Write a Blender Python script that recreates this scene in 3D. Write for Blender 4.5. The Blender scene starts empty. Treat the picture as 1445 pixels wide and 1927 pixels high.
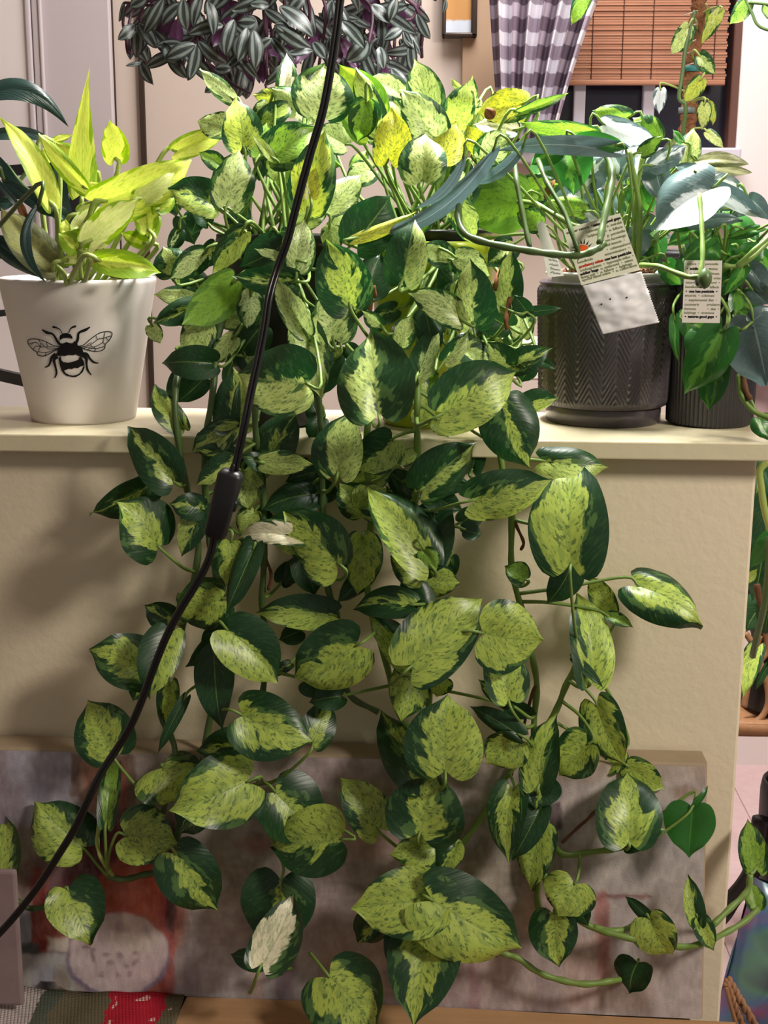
import bpy, bmesh, math, random
from mathutils import Vector, Matrix, noise as mnoise

C = bpy.context.scene.collection
R = random.Random(7)
V = Vector

def lin(c):
    return tuple((x/255/12.92 if x/255 <= .04045 else ((x/255+.055)/1.055)**2.4) for x in c)

# ------------------------------------------------------------------ camera
FPX, PIT, YAW, ROL = 2500.0, math.radians(12.6), math.radians(2.6), math.radians(.28)
LEDGE = 1.0                                   # height of the ledge top
CAM = V((1.3*math.tan(YAW), -1.3, LEDGE+.212))
FW = V((-math.sin(YAW)*math.cos(PIT), math.cos(YAW)*math.cos(PIT), -math.sin(PIT)))
_r0 = V((math.cos(YAW), math.sin(YAW), 0)); _u0 = _r0.cross(FW)
RT = _r0*math.cos(ROL)+_u0*math.sin(ROL); UP = -_r0*math.sin(ROL)+_u0*math.cos(ROL)
cd = bpy.data.cameras.new('camera'); cam = bpy.data.objects.new('camera', cd); C.objects.link(cam)
cd.sensor_fit = 'HORIZONTAL'; cd.sensor_width = 36; cd.lens = 36*FPX/1445; cd.clip_start = .05
mw = Matrix((RT, UP, -FW)).transposed().to_4x4(); mw.translation = CAM
cam.matrix_world = mw
bpy.context.scene.camera = cam

def ray(px, py):
    return (FW + RT*((px-722.5)/FPX) - UP*((py-963.5)/FPX)).normalized()
def at(px, py, y):                            # point seen at a pixel of the photo, y metres behind the wall face
    d = ray(px, py); return CAM + d*((y-CAM.y)/d.y)
def at_z(px, py, z):
    d = ray(px, py); return CAM + d*((z-CAM.z)/d.z)
def pix(p):
    q = p-CAM; z = q.dot(FW); return (722.5+FPX*q.dot(RT)/z, 963.5-FPX*q.dot(UP)/z)
def scl(p):
    return (p-CAM).dot(FW)/FPX

# ------------------------------------------------------------------ world, lamps, exposure
sc = bpy.context.scene
sc.view_settings.view_transform = 'Standard'; sc.view_settings.look = 'None'
sc.view_settings.exposure = 0.0; sc.view_settings.gamma = 1; sc.view_settings.use_curve_mapping = False
w = bpy.data.worlds.new('world'); sc.world = w; w.use_nodes = True
w.node_tree.nodes['Background'].inputs[0].default_value = (1, .94, .86, 1)
w.node_tree.nodes['Background'].inputs[1].default_value = .22

def area(name, loc, tgt, size, power, col, shape='DISK', spread=180):
    l = bpy.data.lights.new(name, 'AREA'); l.energy = power; l.color = col; l.shape = shape; l.size = size
    l.spread = math.radians(spread)
    o = bpy.data.objects.new(name, l); C.objects.link(o); o.location = loc
    o.rotation_euler = (V(tgt)-V(loc)).to_track_quat('-Z', 'Y').to_euler()
    o.visible_camera = True
    return o

area('grow_lamp', (.15, .10, LEDGE+.74), (.13, .07, LEDGE), .20, 19, (1, .985, .95), spread=150)
area('room_lamp', (1.45, -1.15, 2.05), (.1, 0, .75), .4, 34, (1, .925, .79))
area('kitchen_lamp', (.3, .95, 2.45), (.1, 1.2, 0), .8, 30, (1, .96, .94))

# ------------------------------------------------------------------ leaves: base x y, tip x y, width (photo pixels), cm behind the wall face, pattern
LEAVES_CROWN = '''
433 182 375 131 35 8 m
428 239 369 227 52 8 m
457 272 442 185 80 6 y bend=0.1
466 287 480 235 35 8 n
535 180 540 100 42 14 W
549 183 475 180 45 10 y
494 235 556 194 48 9 c
601 209 611 122 118 3 m fold=0.25
694 239 641 123 104 6 y u=1
688 194 672 268 59 3 n
710 239 670 128 52 4 m
753 177 691 145 45 9 m
509 294 594 239 83 0 n fold=0.35
509 294 475 253 21 -1 m
580 388 611 249 90 -3 y fold=0.3
584 367 582 298 38 -4 Y
560 422 622 388 42 2 m
674 453 739 367 97 -2 g
618 388 681 325 59 3 m
618 450 646 401 45 5 m
400 384 316 355 69 -1 l
430 379 452 280 83 -2 m
414 311 374 287 35 3 n
438 422 466 381 45 4 g
390 419 362 394 31 3 g
483 332 494 298 24 6 g
328 512 307 464 73 0 c
380 481 321 526 52 -1 c
452 443 397 516 52 -3 l
528 464 452 502 69 -3 g
549 529 438 519 59 -5 d
558 502 573 412 66 -5 m
549 488 478 467 24 -5 m
656 568 613 450 107 -8 c roll=0
435 535 342 611 80 -4 n u=1
570 618 518 522 52 -6 m
288 615 302 646 31 3 m
369 567 290 554 45 1 m
364 577 288 608 48 0 d
454 601 385 594 48 1 m
402 684 304 684 66 -3 g bend=0.25
399 681 307 684 28 -2 m
406 646 354 629 24 -2 d
489 618 444 691 69 -1 g
343 701 316 753 38 1 g
381 715 333 757 45 0 g
440 805 437 689 90 -5 r
444 805 451 715 17 -5 g
442 807 357 852 59 -5 c
343 805 290 722 48 -4 c bend=0.2
575 722 444 703 138 -9 l roll=5
572 625 608 753 73 -4 m
625 632 617 546 93 -3 m
712 776 695 615 149 -11 l hi=0.12 lo=-0.6 roll=0 fold=0.2
508 862 561 774 87 -5 d
499 871 591 874 48 -7 m
496 878 454 857 35 -6 d
603 791 582 829 42 -2 g
636 887 662 774 97 -7 r lo=-0.4
439 857 366 845 42 -6 d
430 868 368 913 48 -6.5 l
458 888 471 961 90 -4 m
593 930 492 960 73 -3 g
606 885 537 906 42 -2 g
737 829 671 888 83 -6 l
754 871 787 843 31 -6 m
678 909 740 881 55 -4 m
865 601 768 551 59 -7 m
889 605 884 487 83 -7 l
787 701 823 608 52 -5 r
813 646 795 573 48 -4 g
754 646 776 591 55 -6 c
716 611 681 584 31 -6 c
839 674 882 620 38 -6 r
963 684 916 643 48 -5 l
968 689 1039 655 52 -6 d bend=0.25
972 688 1020 663 21 -5 m
993 587 1058 580 21 -5 g
991 587 968 556 35 -5 g
837 776 974 698 121 -12 r lo=-0.15 roll=5
1010 677 1046 696 21 -6 g
996 688 982 719 42 -4 g
980 762 1051 750 52 -6 r
823 715 787 743 38 -2 n
788 791 813 743 42 -2 m
946 765 999 883 114 -10 d
1027 868 1148 878 66 -5 r
897 940 1039 902 93 -11 r lo=-0.2
799 916 896 833 93 -8 r hi=0.5 lo=0
813 913 889 913 45 -7 g
806 923 871 960 55 -6 g
823 791 844 823 35 -4 m
847 784 875 812 42 -4 m
759 521 780 412 83 -6 r
757 519 771 415 38 -5 g
961 570 963 467 52 -4 l
809 209 780 111 73 8 m
858 228 877 156 62 5 m
889 190 889 142 24 7 m
871 170 849 147 14 7 m
982 197 894 211 62 4 Y
979 211 1070 175 21 3 n bend=0.2
982 221 944 221 21 5 Y
816 260 756 168 80 4 m
731 298 738 204 69 2 Y
833 298 858 227 59 3 Y
837 287 816 218 55 4 m
795 339 799 249 87 0 y fold=0.35
913 284 878 235 45 5 Y
913 294 951 242 62 4 m
965 246 889 235 42 4 W
854 381 889 464 55 0 m
788 433 820 394 28 -2 n
674 446 785 398 24 -3 Y
279 914 168 967 69 -4 d
296 1026 218 943 114 -7 c
377 957 319 948 55 -6 d
379 959 341 1049 55 -6 r
383 962 393 1014 35 -5 g
590 1004 490 983 93 -6 l
561 1014 445 1011 48 -8 W bend=0.2
479 962 448 1007 52 -4 m
434 1021 424 1104 83 -8 c
476 1035 424 1154 55 -8.5 g
417 1128 326 1156 111 -7 c
324 1170 272 1139 55 -5 d
279 1265 168 1222 111 -7 c bend=0.15
319 1194 282 1315 83 -8 l
282 1267 251 1319 55 -6 d
414 1191 384 1230 45 -4 c
421 1194 351 1256 45 -5 g
429 1187 524 1288 111 -9 r
403 1229 417 1374 73 -7 g
618 1156 479 1153 69 -5 l
569 1052 594 1121 62 -4 g
566 1187 524 1204 45 -3 g
319 1291 312 1367 42 -6 c
545 1249 514 1274 24 -4 d
351 1135 334 1115 24 -4 n
325 903 239 801 87 -6 d
634 1059 533 961 111 -10 l hi=0.25
803 1056 686 910 111 -10 l hi=0.3
807 1052 828 921 97 -9 g
800 1038 824 1073 42 -10 n
793 1087 738 1018 73 -5 l
803 1094 866 1097 66 -5 m
682 1014 672 1121 76 -6 m
693 1080 634 1135 45 -4 g
681 955 637 907 66 -5 m
682 955 727 917 76 -5 m
686 955 731 959 31 -5 l
876 997 907 1004 35 -8 g
869 983 914 962 48 -7 g
667 1217 547 1279 128 -9 l hi=0.35
769 1139 663 1147 62 -7 d
769 1253 693 1153 73 -6 l
779 1249 911 1123 138 -11 m roll=0
786 1139 765 1070 59 -6 g
911 1192 1025 1204 138 -10 m
987 1090 949 1066 48 -6 n
956 1315 921 1208 87 -9 m
956 1322 899 1279 38 -8 d
959 1329 1011 1343 35 -5 g
772 1263 755 1357 80 -5 m
828 1277 821 1312 48 -5 m
575 1281 627 1298 55 -6 g
1075 1059 1090 856 152 -9 l hi=0.3 lo=-0.75 roll=0
1076 1062 1028 1137 62 -6 g
1149 1149 1104 1081 48 -4 m
1108 1277 1083 1112 83 -8 r lo=-0.4
1083 1242 1135 1294 21 -8 g
1147 1161 1191 1180 26 -5 n
1202 1104 1322 1177 100 -5 c
1124 1330 1174 1440 83 -6 m
1015 1475 1049 1342 76 -9 l
1015 1471 1008 1523 80 -8 d
1104 1402 1049 1459 93 -8 m
1167 1416 1139 1461 42 -4 m
1184 1444 1250 1485 59 -5 m
1184 1584 1179 1447 125 -10 c roll=0
1184 1589 1253 1561 48 -9 l
966 1489 956 1620 76 -8 c
1015 1523 963 1620 55 -8.5 g
1018 1561 997 1679 80 -6 m
1080 1665 1049 1724 104 -9 m
973 1381 881 1328 42 -9 g
966 1388 914 1440 80 -8 m
208 1411 163 1316 114 -8 c
201 1539 221 1404 42 -8 n
154 1594 66 1506 118 -7 l hi=0.3
0 1660 10 1528 93 -9 c
128 1677 172 1776 107 -9 r lo=-0.2
308 1445 349 1504 138 -8 m
462 1473 320 1525 142 -11 m roll=0
374 1521 339 1570 73 -9 d
239 1573 336 1587 114 -9 m
332 1608 412 1716 114 -10 r hi=0.4
457 1404 370 1414 73 -6 d
346 1319 296 1419 24 -8 g
519 1492 594 1573 135 -8 d
639 1580 504 1594 135 -11 r lo=-0.25 roll=0
708 1556 639 1463 87 -8 m
791 1563 822 1451 152 -11 c roll=0
815 1693 660 1710 135 -12 m roll=0
711 1726 673 1774 73 -9 d
838 1449 843 1302 152 -12 r lo=-0.4 roll=0
788 1473 713 1326 97 -9 d
590 1395 621 1314 66 -8 c
642 1310 580 1321 55 -7 g
459 1347 590 1395 128 -11 c roll=0
819 1596 732 1610 69 -9 m
855 1593 825 1649 53 -9 l
816 1696 989 1789 161 -13 r lo=-0.3 roll=0
808 1746 779 1926 138 -11 c roll=0
750 1762 764 1851 64 -10 d
1043 1721 1052 1820 94 -9 c
621 1840 707 1945 155 -13 c roll=0
529 1657 516 1790 141 -9 d pitch=-8
494 1812 554 1676 94 -15 W lo=-0.75 hi=0.6 roll=0 pitch=0
491 1809 433 1796 44 -10 g
516 1812 530 1837 25 -9 g
1200 1812 1186 1870 89 -8 g
1222 1729 1265 1800 83 -9 m
1225 1732 1174 1685 26 -9 g
1311 1732 1294 1643 39 -9 l
1316 1732 1343 1789 42 -9 c
1424 1708 1412 1660 39 -5 n
1421 1632 1406 1539 55 -5 n
1081 1693 1106 1743 47 -8 g
1303 1520 1295 1612 97 -8 g2
1305 1515 1332 1478 12 -8 g2
'''
LEAVES_RIGHTPOT = '''
1100 249 977 232 42 0 n
982 375 865 405 114 3 n u=1
982 367 1051 346 62 4 n
1072 279 1079 369 80 1 G bend=0.2
1096 398 1034 377 45 3 n
1013 422 972 401 45 2 n
1145 284 927 284 38 -3 b pitch=0
927 284 698 453 42 -6 b sway=-0.1 shape=lance
982 277 885 348 31 -5 b sway=-0.1 shape=lance
871 298 781 394 26 -5 b sway=-0.12 shape=lance
1048 284 999 311 42 -1 G
1097 266 1184 280 38 -3 G
1180 221 1113 208 45 4 n bend=0.3
1239 263 1189 221 62 3 n
1139 235 1236 263 52 2 bw bend=0.12 roll=10
1208 287 1246 256 31 2 n
1153 325 1125 284 45 5 bw
1160 329 1194 287 42 5 b
1180 332 1256 294 45 6 bw
1118 394 1090 346 48 11 b
1139 339 1111 311 45 9 b
1094 401 1132 353 45 12 b
1160 398 1125 353 45 12 b
1339 356 1224 446 121 -1 bl fold=0.3 shape=wide roll=25 bend=0.12
1229 311 1294 273 42 3 bm
1291 308 1308 240 45 8 m
1282 266 1267 244 17 8 G
1249 287 1281 260 28 9 o
1312 304 1407 308 35 8 o bend=0.25 shape=lance
1319 308 1414 325 29 8 o bend=0.1 shape=lance
1333 332 1267 311 28 3 b bend=0.2
1180 242 1132 239 21 4 n
1184 349 1194 336 21 5 n
'''
LEAVES_RIGHTRIBBED = '''
1329 343 1402 360 42 1 bm
1329 346 1433 412 55 0 bh shape=lance
1336 360 1405 384 48 2 cream
1384 394 1429 381 38 2 b
1409 374 1447 415 35 1 b
1306 421 1399 413 28 -1 b bend=0.1
1340 446 1283 494 30 -2 G bend=0.3
1323 461 1356 486 38 -2 G
1424 433 1366 448 23 -1 G
1398 481 1444 463 43 0 G
1406 433 1446 431 12 0 G
1308 416 1247 429 22 0 G
1310 428 1253 461 32 2 G
1295 401 1273 399 15 1 G
1333 416 1363 403 30 4 G
1370 481 1399 492 37 1 G
1399 504 1363 557 30 -1 G
1411 506 1445 556 43 0 b
1357 627 1286 745 83 -4 G bend=0.1
1308 608 1357 622 28 -1 G
1346 684 1333 774 62 -2 G
1357 684 1336 771 38 -2.5 G
1417 605 1443 726 114 -4 b
1416 605 1450 577 38 -4 b
1416 546 1447 574 52 0 b
1412 595 1388 584 21 -2 G
1270 605 1277 684 21 3 G
1291 588 1294 643 38 4 G
1395 553 1405 622 52 4 G
1391 643 1395 691 45 4 G
1429 788 1447 826 42 -2 G
1378 484 1326 494 48 3 G
1360 467 1308 473 42 4 G
'''
LEAVES_BEEPLANT = '''
155 365 168 130 69 2 N shape=arrow roll=0 pitch=0 bend=0.03
91 377 0 220 48 1 N bend=0.08
155 349 74 253 34 1 N
164 320 103 267 46 4 N bend=0.25
100 265 137 254 14 6 N
96 301 80 278 21 7 N
217 296 206 225 53 5 N
203 377 261 340 32 0 Nm
201 370 170 344 32 0 N
174 450 261 375 62 -3 Np
146 429 190 388 32 0 Np
151 402 183 383 32 1 Np
265 372 330 324 48 0 Np
279 431 263 372 46 1 N
285 441 301 397 27 2 Nm
269 457 228 438 30 3 Nm
299 393 330 370 27 3 Nm
190 491 306 514 53 -6 Nm bend=0.15
146 470 110 438 43 -3 Nm
169 454 128 436 30 -2 Nm
119 436 123 413 21 -2 N
128 489 180 468 23 -2 Np
100 495 0 388 75 -1 No
201 377 372 304 93 -1 N roll=30 bend=0.1
332 284 429 246 45 8 N
'''
LEAVES_DARKPLANT = '''
-57 205 134 240 53 10 s sway=-0.28 roll=0 bend=0.05 pitch=0
-34 260 104 267 30 14 s sway=-0.14 roll=20
110 294 139 423 30 14 s
-14 288 43 358 37 4 s
-14 329 57 410 16 0 s
9 342 103 411 32 0 s bend=0.1
73 388 88 535 27 -8 s sway=0.22
87 379 142 422 37 8 s
-14 450 91 525 62 -2 s
43 486 103 500 25 2 s
-46 313 14 329 32 10 s
-27 381 32 379 32 9 s
'''

# ------------------------------------------------------------------ node helper and materials
class NT:
    def __init__(s, name):
        s.m = bpy.data.materials.new(name); s.m.use_nodes = True; s.t = s.m.node_tree; s.t.nodes.clear()
        s.out = s.t.nodes.new('ShaderNodeOutputMaterial')
    def put(s, sock, v):
        if isinstance(v, bpy.types.NodeSocket): s.t.links.new(v, sock)
        elif isinstance(v, (tuple, list)) and len(v) == 3 and sock.type == 'RGBA': sock.default_value = (*v, 1)
        else: sock.default_value = v
    def node(s, ty, ins=None, **at_):
        n = s.t.nodes.new(ty)
        for k, v in at_.items(): setattr(n, k, v)
        for k, v in (ins or {}).items(): s.put(n.inputs[k], v)
        return n
    def math(s, op, a, b=0.0, c=None):
        n = s.node('ShaderNodeMath', {0: a, 1: b}, operation=op)
        if c is not None: s.put(n.inputs[2], c)
        return n.outputs[0]
    def mix(s, f, a, b, mode='MIX'):
        n = s.node('ShaderNodeMix', data_type='RGBA', blend_type=mode)
        s.put(n.inputs[0], f); s.put(n.inputs[6], a); s.put(n.inputs[7], b); return n.outputs[2]
    def step(s, x, a, b, to0=0.0, to1=1.0):
        n = s.node('ShaderNodeMapRange', interpolation_type='SMOOTHSTEP')
        for i, q in enumerate((x, a, b, to0, to1)): s.put(n.inputs[i], q)
        return n.outputs[0]
    def vec(s, x, y=0.0, z=0.0):
        return s.node('ShaderNodeCombineXYZ', {0: x, 1: y, 2: z}).outputs[0]
    def noise(s, vec, scale=1.0, detail=2.0, rough=.5):
        return s.node('ShaderNodeTexNoise', {'Vector': vec, 'Scale': scale, 'Detail': detail, 'Roughness': rough}).outputs[0]
    def bump(s, h, st=.2, dist=.002):
        return s.node('ShaderNodeBump', {'Strength': st, 'Distance': dist, 'Height': h}).outputs[0]
    def bsdf(s, col, rough=.5, spec=.5, metal=0.0, normal=None, **kw):
        n = s.node('ShaderNodeBsdfPrincipled', {'Base Color': col, 'Roughness': rough, 'Specular IOR Level': spec, 'Metallic': metal})
        if normal is not None: s.put(n.inputs['Normal'], normal)
        for k, v in kw.items(): s.put(n.inputs[k], v)
        return n.outputs[0]
    def end(s, sh):
        s.t.links.new(sh, s.out.inputs[0]); return s.m

def plain(name, c, rough=.5, spec=.5, metal=0.0, var=.0, vscale=20, bump=0.0, bscale=200, bdist=.001, **kw):
    t = NT(name); col = lin(c)
    co = t.node('ShaderNodeTexCoord').outputs['Object']
    if var:
        f = t.noise(co, vscale, 4); col = t.mix(f, tuple(x*(1-var) for x in col), tuple(min(1, x*(1+var)) for x in col))
    nrm = t.bump(t.noise(co, bscale, 3), bump, bdist) if bump else None
    return t.end(t.bsdf(col, rough, spec, metal, nrm, **kw))

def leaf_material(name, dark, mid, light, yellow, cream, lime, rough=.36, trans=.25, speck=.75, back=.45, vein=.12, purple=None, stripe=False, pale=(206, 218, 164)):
    t = NT(name)
    uv = t.node('ShaderNodeUVMap').outputs[0]
    sep = t.node('ShaderNodeSeparateXYZ', {0: uv}).outputs
    v = t.math('MULTIPLY_ADD', sep[0], 2.0, -1.0); tt = sep[1]
    av = t.math('ABSOLUTE', v); side = t.math('SIGN', v)
    t0 = t.math('MULTIPLY_ADD', av, -.38, tt)
    oi = t.node('ShaderNodeObjectInfo'); rnd = t.math('MULTIPLY', oi.outputs['Random'], 60.0)
    rgb = t.node('ShaderNodeSeparateColor', {0: oi.outputs['Color']}).outputs; al = oi.outputs['Alpha']
    def nz(a, b, sb, add, det=2.0):
        y = t.math('MULTIPLY_ADD', v, b, t.math('MULTIPLY', side, sb))
        return t.noise(t.vec(t.math('MULTIPLY', t0, a), y, t.math('ADD', rnd, add)), 1.0, det, .6)
    if stripe:
        band = t.step(t.math('ABSOLUTE', t.math('SUBTRACT', av, .5)), .12, .3, 1.0, 0.0)
        nse = nz(7, 3, 1, 0)
        col = t.mix(t.math('MULTIPLY', band, t.step(nse, .15, .6, .45, 1.0)), lin(dark), lin(light))
        col = t.mix(t.step(av, .0, .05, .35, 0), col, lin(mid))
    else:
        jag = t.math('SUBTRACT', nz(9, .9, 3, 0, 4.0), .5)
        low = t.math('SUBTRACT', nz(2.6, 1.2, 2, 9, 1.0), .5)
        vj = t.math('ADD', v, t.math('ADD', t.math('MULTIPLY', jag, .75), t.math('MULTIPLY', low, 1.3)))
        lo = t.math('MULTIPLY_ADD', rgb[0], 2.0, -1.0); hi = t.math('MULTIPLY_ADD', rgb[1], 2.0, -1.0)
        m1 = t.step(t.math('SUBTRACT', vj, lo), -.04, .04); m2 = t.step(t.math('SUBTRACT', vj, hi), -.04, .04, 1.0, 0.0)
        mask = t.math('MULTIPLY', m1, m2)
        # a greyer in-between zone beside the light one, as in marbled leaves
        m3 = t.math('MULTIPLY', t.step(t.math('SUBTRACT', vj, lo), -.34, -.30), t.step(t.math('SUBTRACT', vj, hi), .30, .34, 1.0, 0.0))
        patch = t.step(nz(5, 2.6, 4, 21, 3.0), .5, .56)
        d = t.mix(t.math('MULTIPLY', t.math('MULTIPLY', patch, m3), .75), lin(dark), lin(mid))
        d = t.mix(t.math('MULTIPLY', t.step(nz(26, 5, 1, 33), .45, .75), .25), d, lin(mid))
        li = t.mix(t.step(rgb[2], 0, .5), lin(light), lin(yellow)); li = t.mix(t.step(rgb[2], .5, 1.0), li, lin(cream))
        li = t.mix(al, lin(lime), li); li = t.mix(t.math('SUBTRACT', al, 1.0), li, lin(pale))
        sp = t.step(nz(25, 8, 2, 5, 3.0), .545, .62)
        sp2 = t.step(nz(10, 4.5, 2, 15, 3.0), .47, .58)
        li = t.mix(t.math('MULTIPLY', sp2, .7*speck), li, t.mix(.72, li, lin(mid)))
        li = t.mix(t.math('MULTIPLY', t.math('MULTIPLY', sp, speck), t.step(rgb[2], .5, 1.0, 1.0, .3)), li, t.mix(.45, lin(dark), lin(mid)))
        col = t.mix(mask, d, li)
        col = t.mix(t.step(av, .012, .05, .5, 0), col, t.mix(.5, li, lin(mid)))
    bf = t.node('ShaderNodeNewGeometry').outputs['Backfacing']
    under = lin(purple) if purple else t.mix(back, col, lin(lime))
    col = t.mix(bf, col, under)
    h = t.noise(t.vec(t.math('MULTIPLY', t0, 24.0), t.math('MULTIPLY', side, 2.0), rnd), 1.0, 1.0)
    h = t.math('ADD', h, t.step(av, 0, .07, 0, .8))
    nrm = t.bump(h, vein, .0025)
    p = t.bsdf(col, rough, .5, 0.0, nrm)
    hs = t.node('ShaderNodeHueSaturation', {'Saturation': 1.08, 'Value': 1.2, 'Color': col}).outputs[0]
    tr = t.node('ShaderNodeBsdfTranslucent', {'Color': hs}).outputs[0]
    return t.end(t.node('ShaderNodeMixShader', {0: trans, 1: p, 2: tr}).outputs[0])

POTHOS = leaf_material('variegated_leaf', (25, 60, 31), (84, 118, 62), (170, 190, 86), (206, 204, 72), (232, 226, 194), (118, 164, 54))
LIME = leaf_material('lime_leaf', (128, 162, 40), (160, 190, 54), (206, 220, 96), (222, 230, 110), (224, 224, 176), (176, 196, 62), trans=.35, speck=.45, back=.5)
BLUE = leaf_material('blue_green_leaf', (78, 98, 98), (118, 138, 138), (200, 206, 208), (214, 214, 146), (222, 222, 206), (98, 150, 58), rough=.28, trans=.18, speck=.2, back=.75)
GREEN = leaf_material('green_leaf', (48, 104, 44), (70, 128, 54), (104, 158, 66), (190, 200, 90), (222, 222, 190), (110, 170, 52), rough=.3, trans=.28, speck=.15)
STRAP = leaf_material('strap_leaf', (30, 52, 48), (52, 78, 74), (66, 92, 88), (90, 110, 90), (120, 140, 130), (60, 84, 70), rough=.3, trans=.1, back=.3, vein=.3)
ZEBRA = leaf_material('striped_leaf', (36, 40, 40), (52, 64, 56), (104, 114, 110), (0, 0, 0), (0, 0, 0), (0, 0, 0), rough=.4, trans=.08, purple=(72, 34, 66), stripe=True)
OLIVE = leaf_material('olive_leaf', (92, 96, 66), (122, 124, 88), (146, 146, 108), (150, 150, 96), (180, 180, 150), (126, 128, 70), trans=.2, back=.5)
STEM = plain('green_stem', (108, 134, 62), .45, .4, var=.2, vscale=60)
STEM_PALE = plain('pale_stem', (150, 166, 88), .45, .4, var=.15, vscale=60)
STEM_DARK = plain('dark_stem', (70, 92, 48), .4, .5, var=.3, vscale=60)
ROOT = plain('aerial_root', (98, 66, 46), .7, .2, var=.25, vscale=90)
PURPLE_STEM = plain('purple_stem', (66, 36, 52), .5, .3, var=.2)
SOIL = plain('potting_soil', (42, 32, 26), .95, .1, var=.5, vscale=120, bump=1, bscale=160, bdist=.004)
BARK = plain('orchid_bark', (120, 84, 62), .9, .2, var=.55, vscale=160, bump=1, bscale=220, bdist=.004)
BLACK_PLASTIC = plain('black_plastic', (20, 20, 22), .42, .45, var=.1, bump=.15, bscale=900)
CORD_BLACK = plain('cord_rubber', (16, 16, 17), .32, .5)

# code -> material, lo, hi, tone, alpha
CODES = {
 'c': (POTHOS, -.5, .5, 0, 1), 'l': (POTHOS, -1.2, .06, 0, 1), 'r': (POTHOS, -.06, 1.2, 0, 1), 'm': (POTHOS, -.82, .82, 0, 1),
 'd': (POTHOS, -.12, .16, 0, 1), 'g': (POTHOS, .99, .0, 0, 1), 'y': (POTHOS, -.8, .8, .22, .85), 'Y': (POTHOS, -1.2, 1.2, .42, 1),
 'W': (POTHOS, -.8, .8, 1, 1), 'n': (POTHOS, -.7, .7, .0, .25), 'g2': (GREEN, .99, .0, 0, 1),
 'G': (GREEN, -.2, .25, 0, 1), 'b': (BLUE, .99, .0, 0, 1), 'bh': (BLUE, -.02, 1.2, 0, 1), 'bw': (BLUE, -.75, .75, 0, 1), 'bm': (BLUE, -.25, .2, 0, 1),
 'bl': (BLUE, -1.2, .0, 0, 1), 'cream': (BLUE, -.7, .3, .5, 1), 'o': (OLIVE, -.6, .6, 0, 1),
 'N': (LIME, -.8, .8, .3, 1), 'Nm': (LIME, -.3, .25, 0, 1), 'Np': (LIME, -.9, .9, .8, 1), 'No': (OLIVE, -.7, .5, .5, .4), 's': (STRAP, .99, .0, 0, 1),
 'z': (ZEBRA, 0, 0, 0, 1)}

# ------------------------------------------------------------------ mesh helpers
def mesh_obj(name, verts, faces, mat, parent=None, smooth=True, origin=None, uvs=None, mats=None):
    o0 = V(origin) if origin is not None else (parent_loc(parent) if parent else V((0, 0, 0)))
    me = bpy.data.meshes.new(name); me.from_pydata([tuple(V(p)-o0) for p in verts], [], faces); me.update()
    if smooth: me.polygons.foreach_set('use_smooth', [True]*len(me.polygons))
    if uvs:
        ul = me.uv_layers.new(name='UVMap')
        ul.data.foreach_set('uv', [c for l in me.loops for c in uvs[l.vertex_index]])
    for m in (mats or [mat]): me.materials.append(m)
    o = bpy.data.objects.new(name, me); C.objects.link(o)
    if parent: o.parent = parent; o.location = o0-parent_loc(parent)
    else: o.location = o0
    return o
def parent_loc(p):                                  # where a parent stands (parents of meshes are never turned)
    q = p.location.copy()
    while p.parent: p = p.parent; q += p.location
    return q
def tag(o, label=None, cat=None, group=None, kind=None):
    for k, v in (('label', label), ('category', cat), ('group', group), ('kind', kind)):
        if v: o[k] = v
    return o
def thing(name, loc, label, cat, group=None):
    o = bpy.data.objects.new(name, None); C.objects.link(o); o.location = loc; o.empty_display_size = .02
    return tag(o, label, cat, group)
def struct(o): return tag(o, kind='structure')

def smooth_path(pts, n=6):
    P = [V(p) for p in pts]
    if len(P) < 3: return P
    out = []
    for i in range(len(P)-1):
        a = P[i-1] if i else P[i]*2-P[i+1]; b = P[i]; c = P[i+1]; d = P[i+2] if i+2 < len(P) else c*2-b
        for k in range(n):
            t = k/n
            out.append(.5*((2*b)+(c-a)*t+(2*a-5*b+4*c-d)*t*t+(3*b-a-3*c+d)*t**3))
    out.append(P[-1]); return out
def tube(pts, rad, seg=7, cap=True):
    P = [V(p) for p in pts]; n = len(P); vs = []; fs = []
    rr = rad if isinstance(rad, (list, tuple)) else [rad]*n
    prev = None
    for i, p in enumerate(P):
        d = (P[min(i+1, n-1)]-P[max(i-1, 0)])
        d = d.normalized() if d.length > 1e-9 else V((0, 0, 1))
        if prev is None: a = d.orthogonal().normalized()
        else:
            a = prev-d*prev.dot(d); a = a.normalized() if a.length > 1e-6 else d.orthogonal().normalized()
        prev = a; b = d.cross(a)
        for k in range(seg):
            t = 2*math.pi*k/seg; vs.append(p+(a*math.cos(t)+b*math.sin(t))*rr[i])
    for i in range(n-1):
        for k in range(seg):
            k2 = (k+1) % seg; fs.append((i*seg+k, i*seg+k2, (i+1)*seg+k2, (i+1)*seg+k))
    if cap: fs.append(tuple(range(seg))[::-1]); fs.append(tuple((n-1)*seg+k for k in range(seg)))
    return vs, fs
def lathe(prof, center, seg=64, closed_bottom=True, fn=None):
    vs = []; fs = []; c = V(center); n = len(prof)
    for i, (r, z) in enumerate(prof):
        for k in range(seg):
            t = 2*math.pi*k/seg; q = r+(fn(t, i, z) if fn else 0)
            vs.append(c+V((q*math.cos(t), q*math.sin(t), z)))
    for i in range(n-1):
        for k in range(seg):
            k2 = (k+1) % seg; fs.append((i*seg+k, i*seg+k2, (i+1)*seg+k2, (i+1)*seg+k))
    if closed_bottom: fs.append(tuple(range(seg))[::-1]); 
    return vs, fs
def join(*parts):
    vs = []; fs = []
    for a, b in parts:
        o = len(vs); vs += list(a); fs += [tuple(i+o for i in f) for f in b]
    return vs, fs
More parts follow.
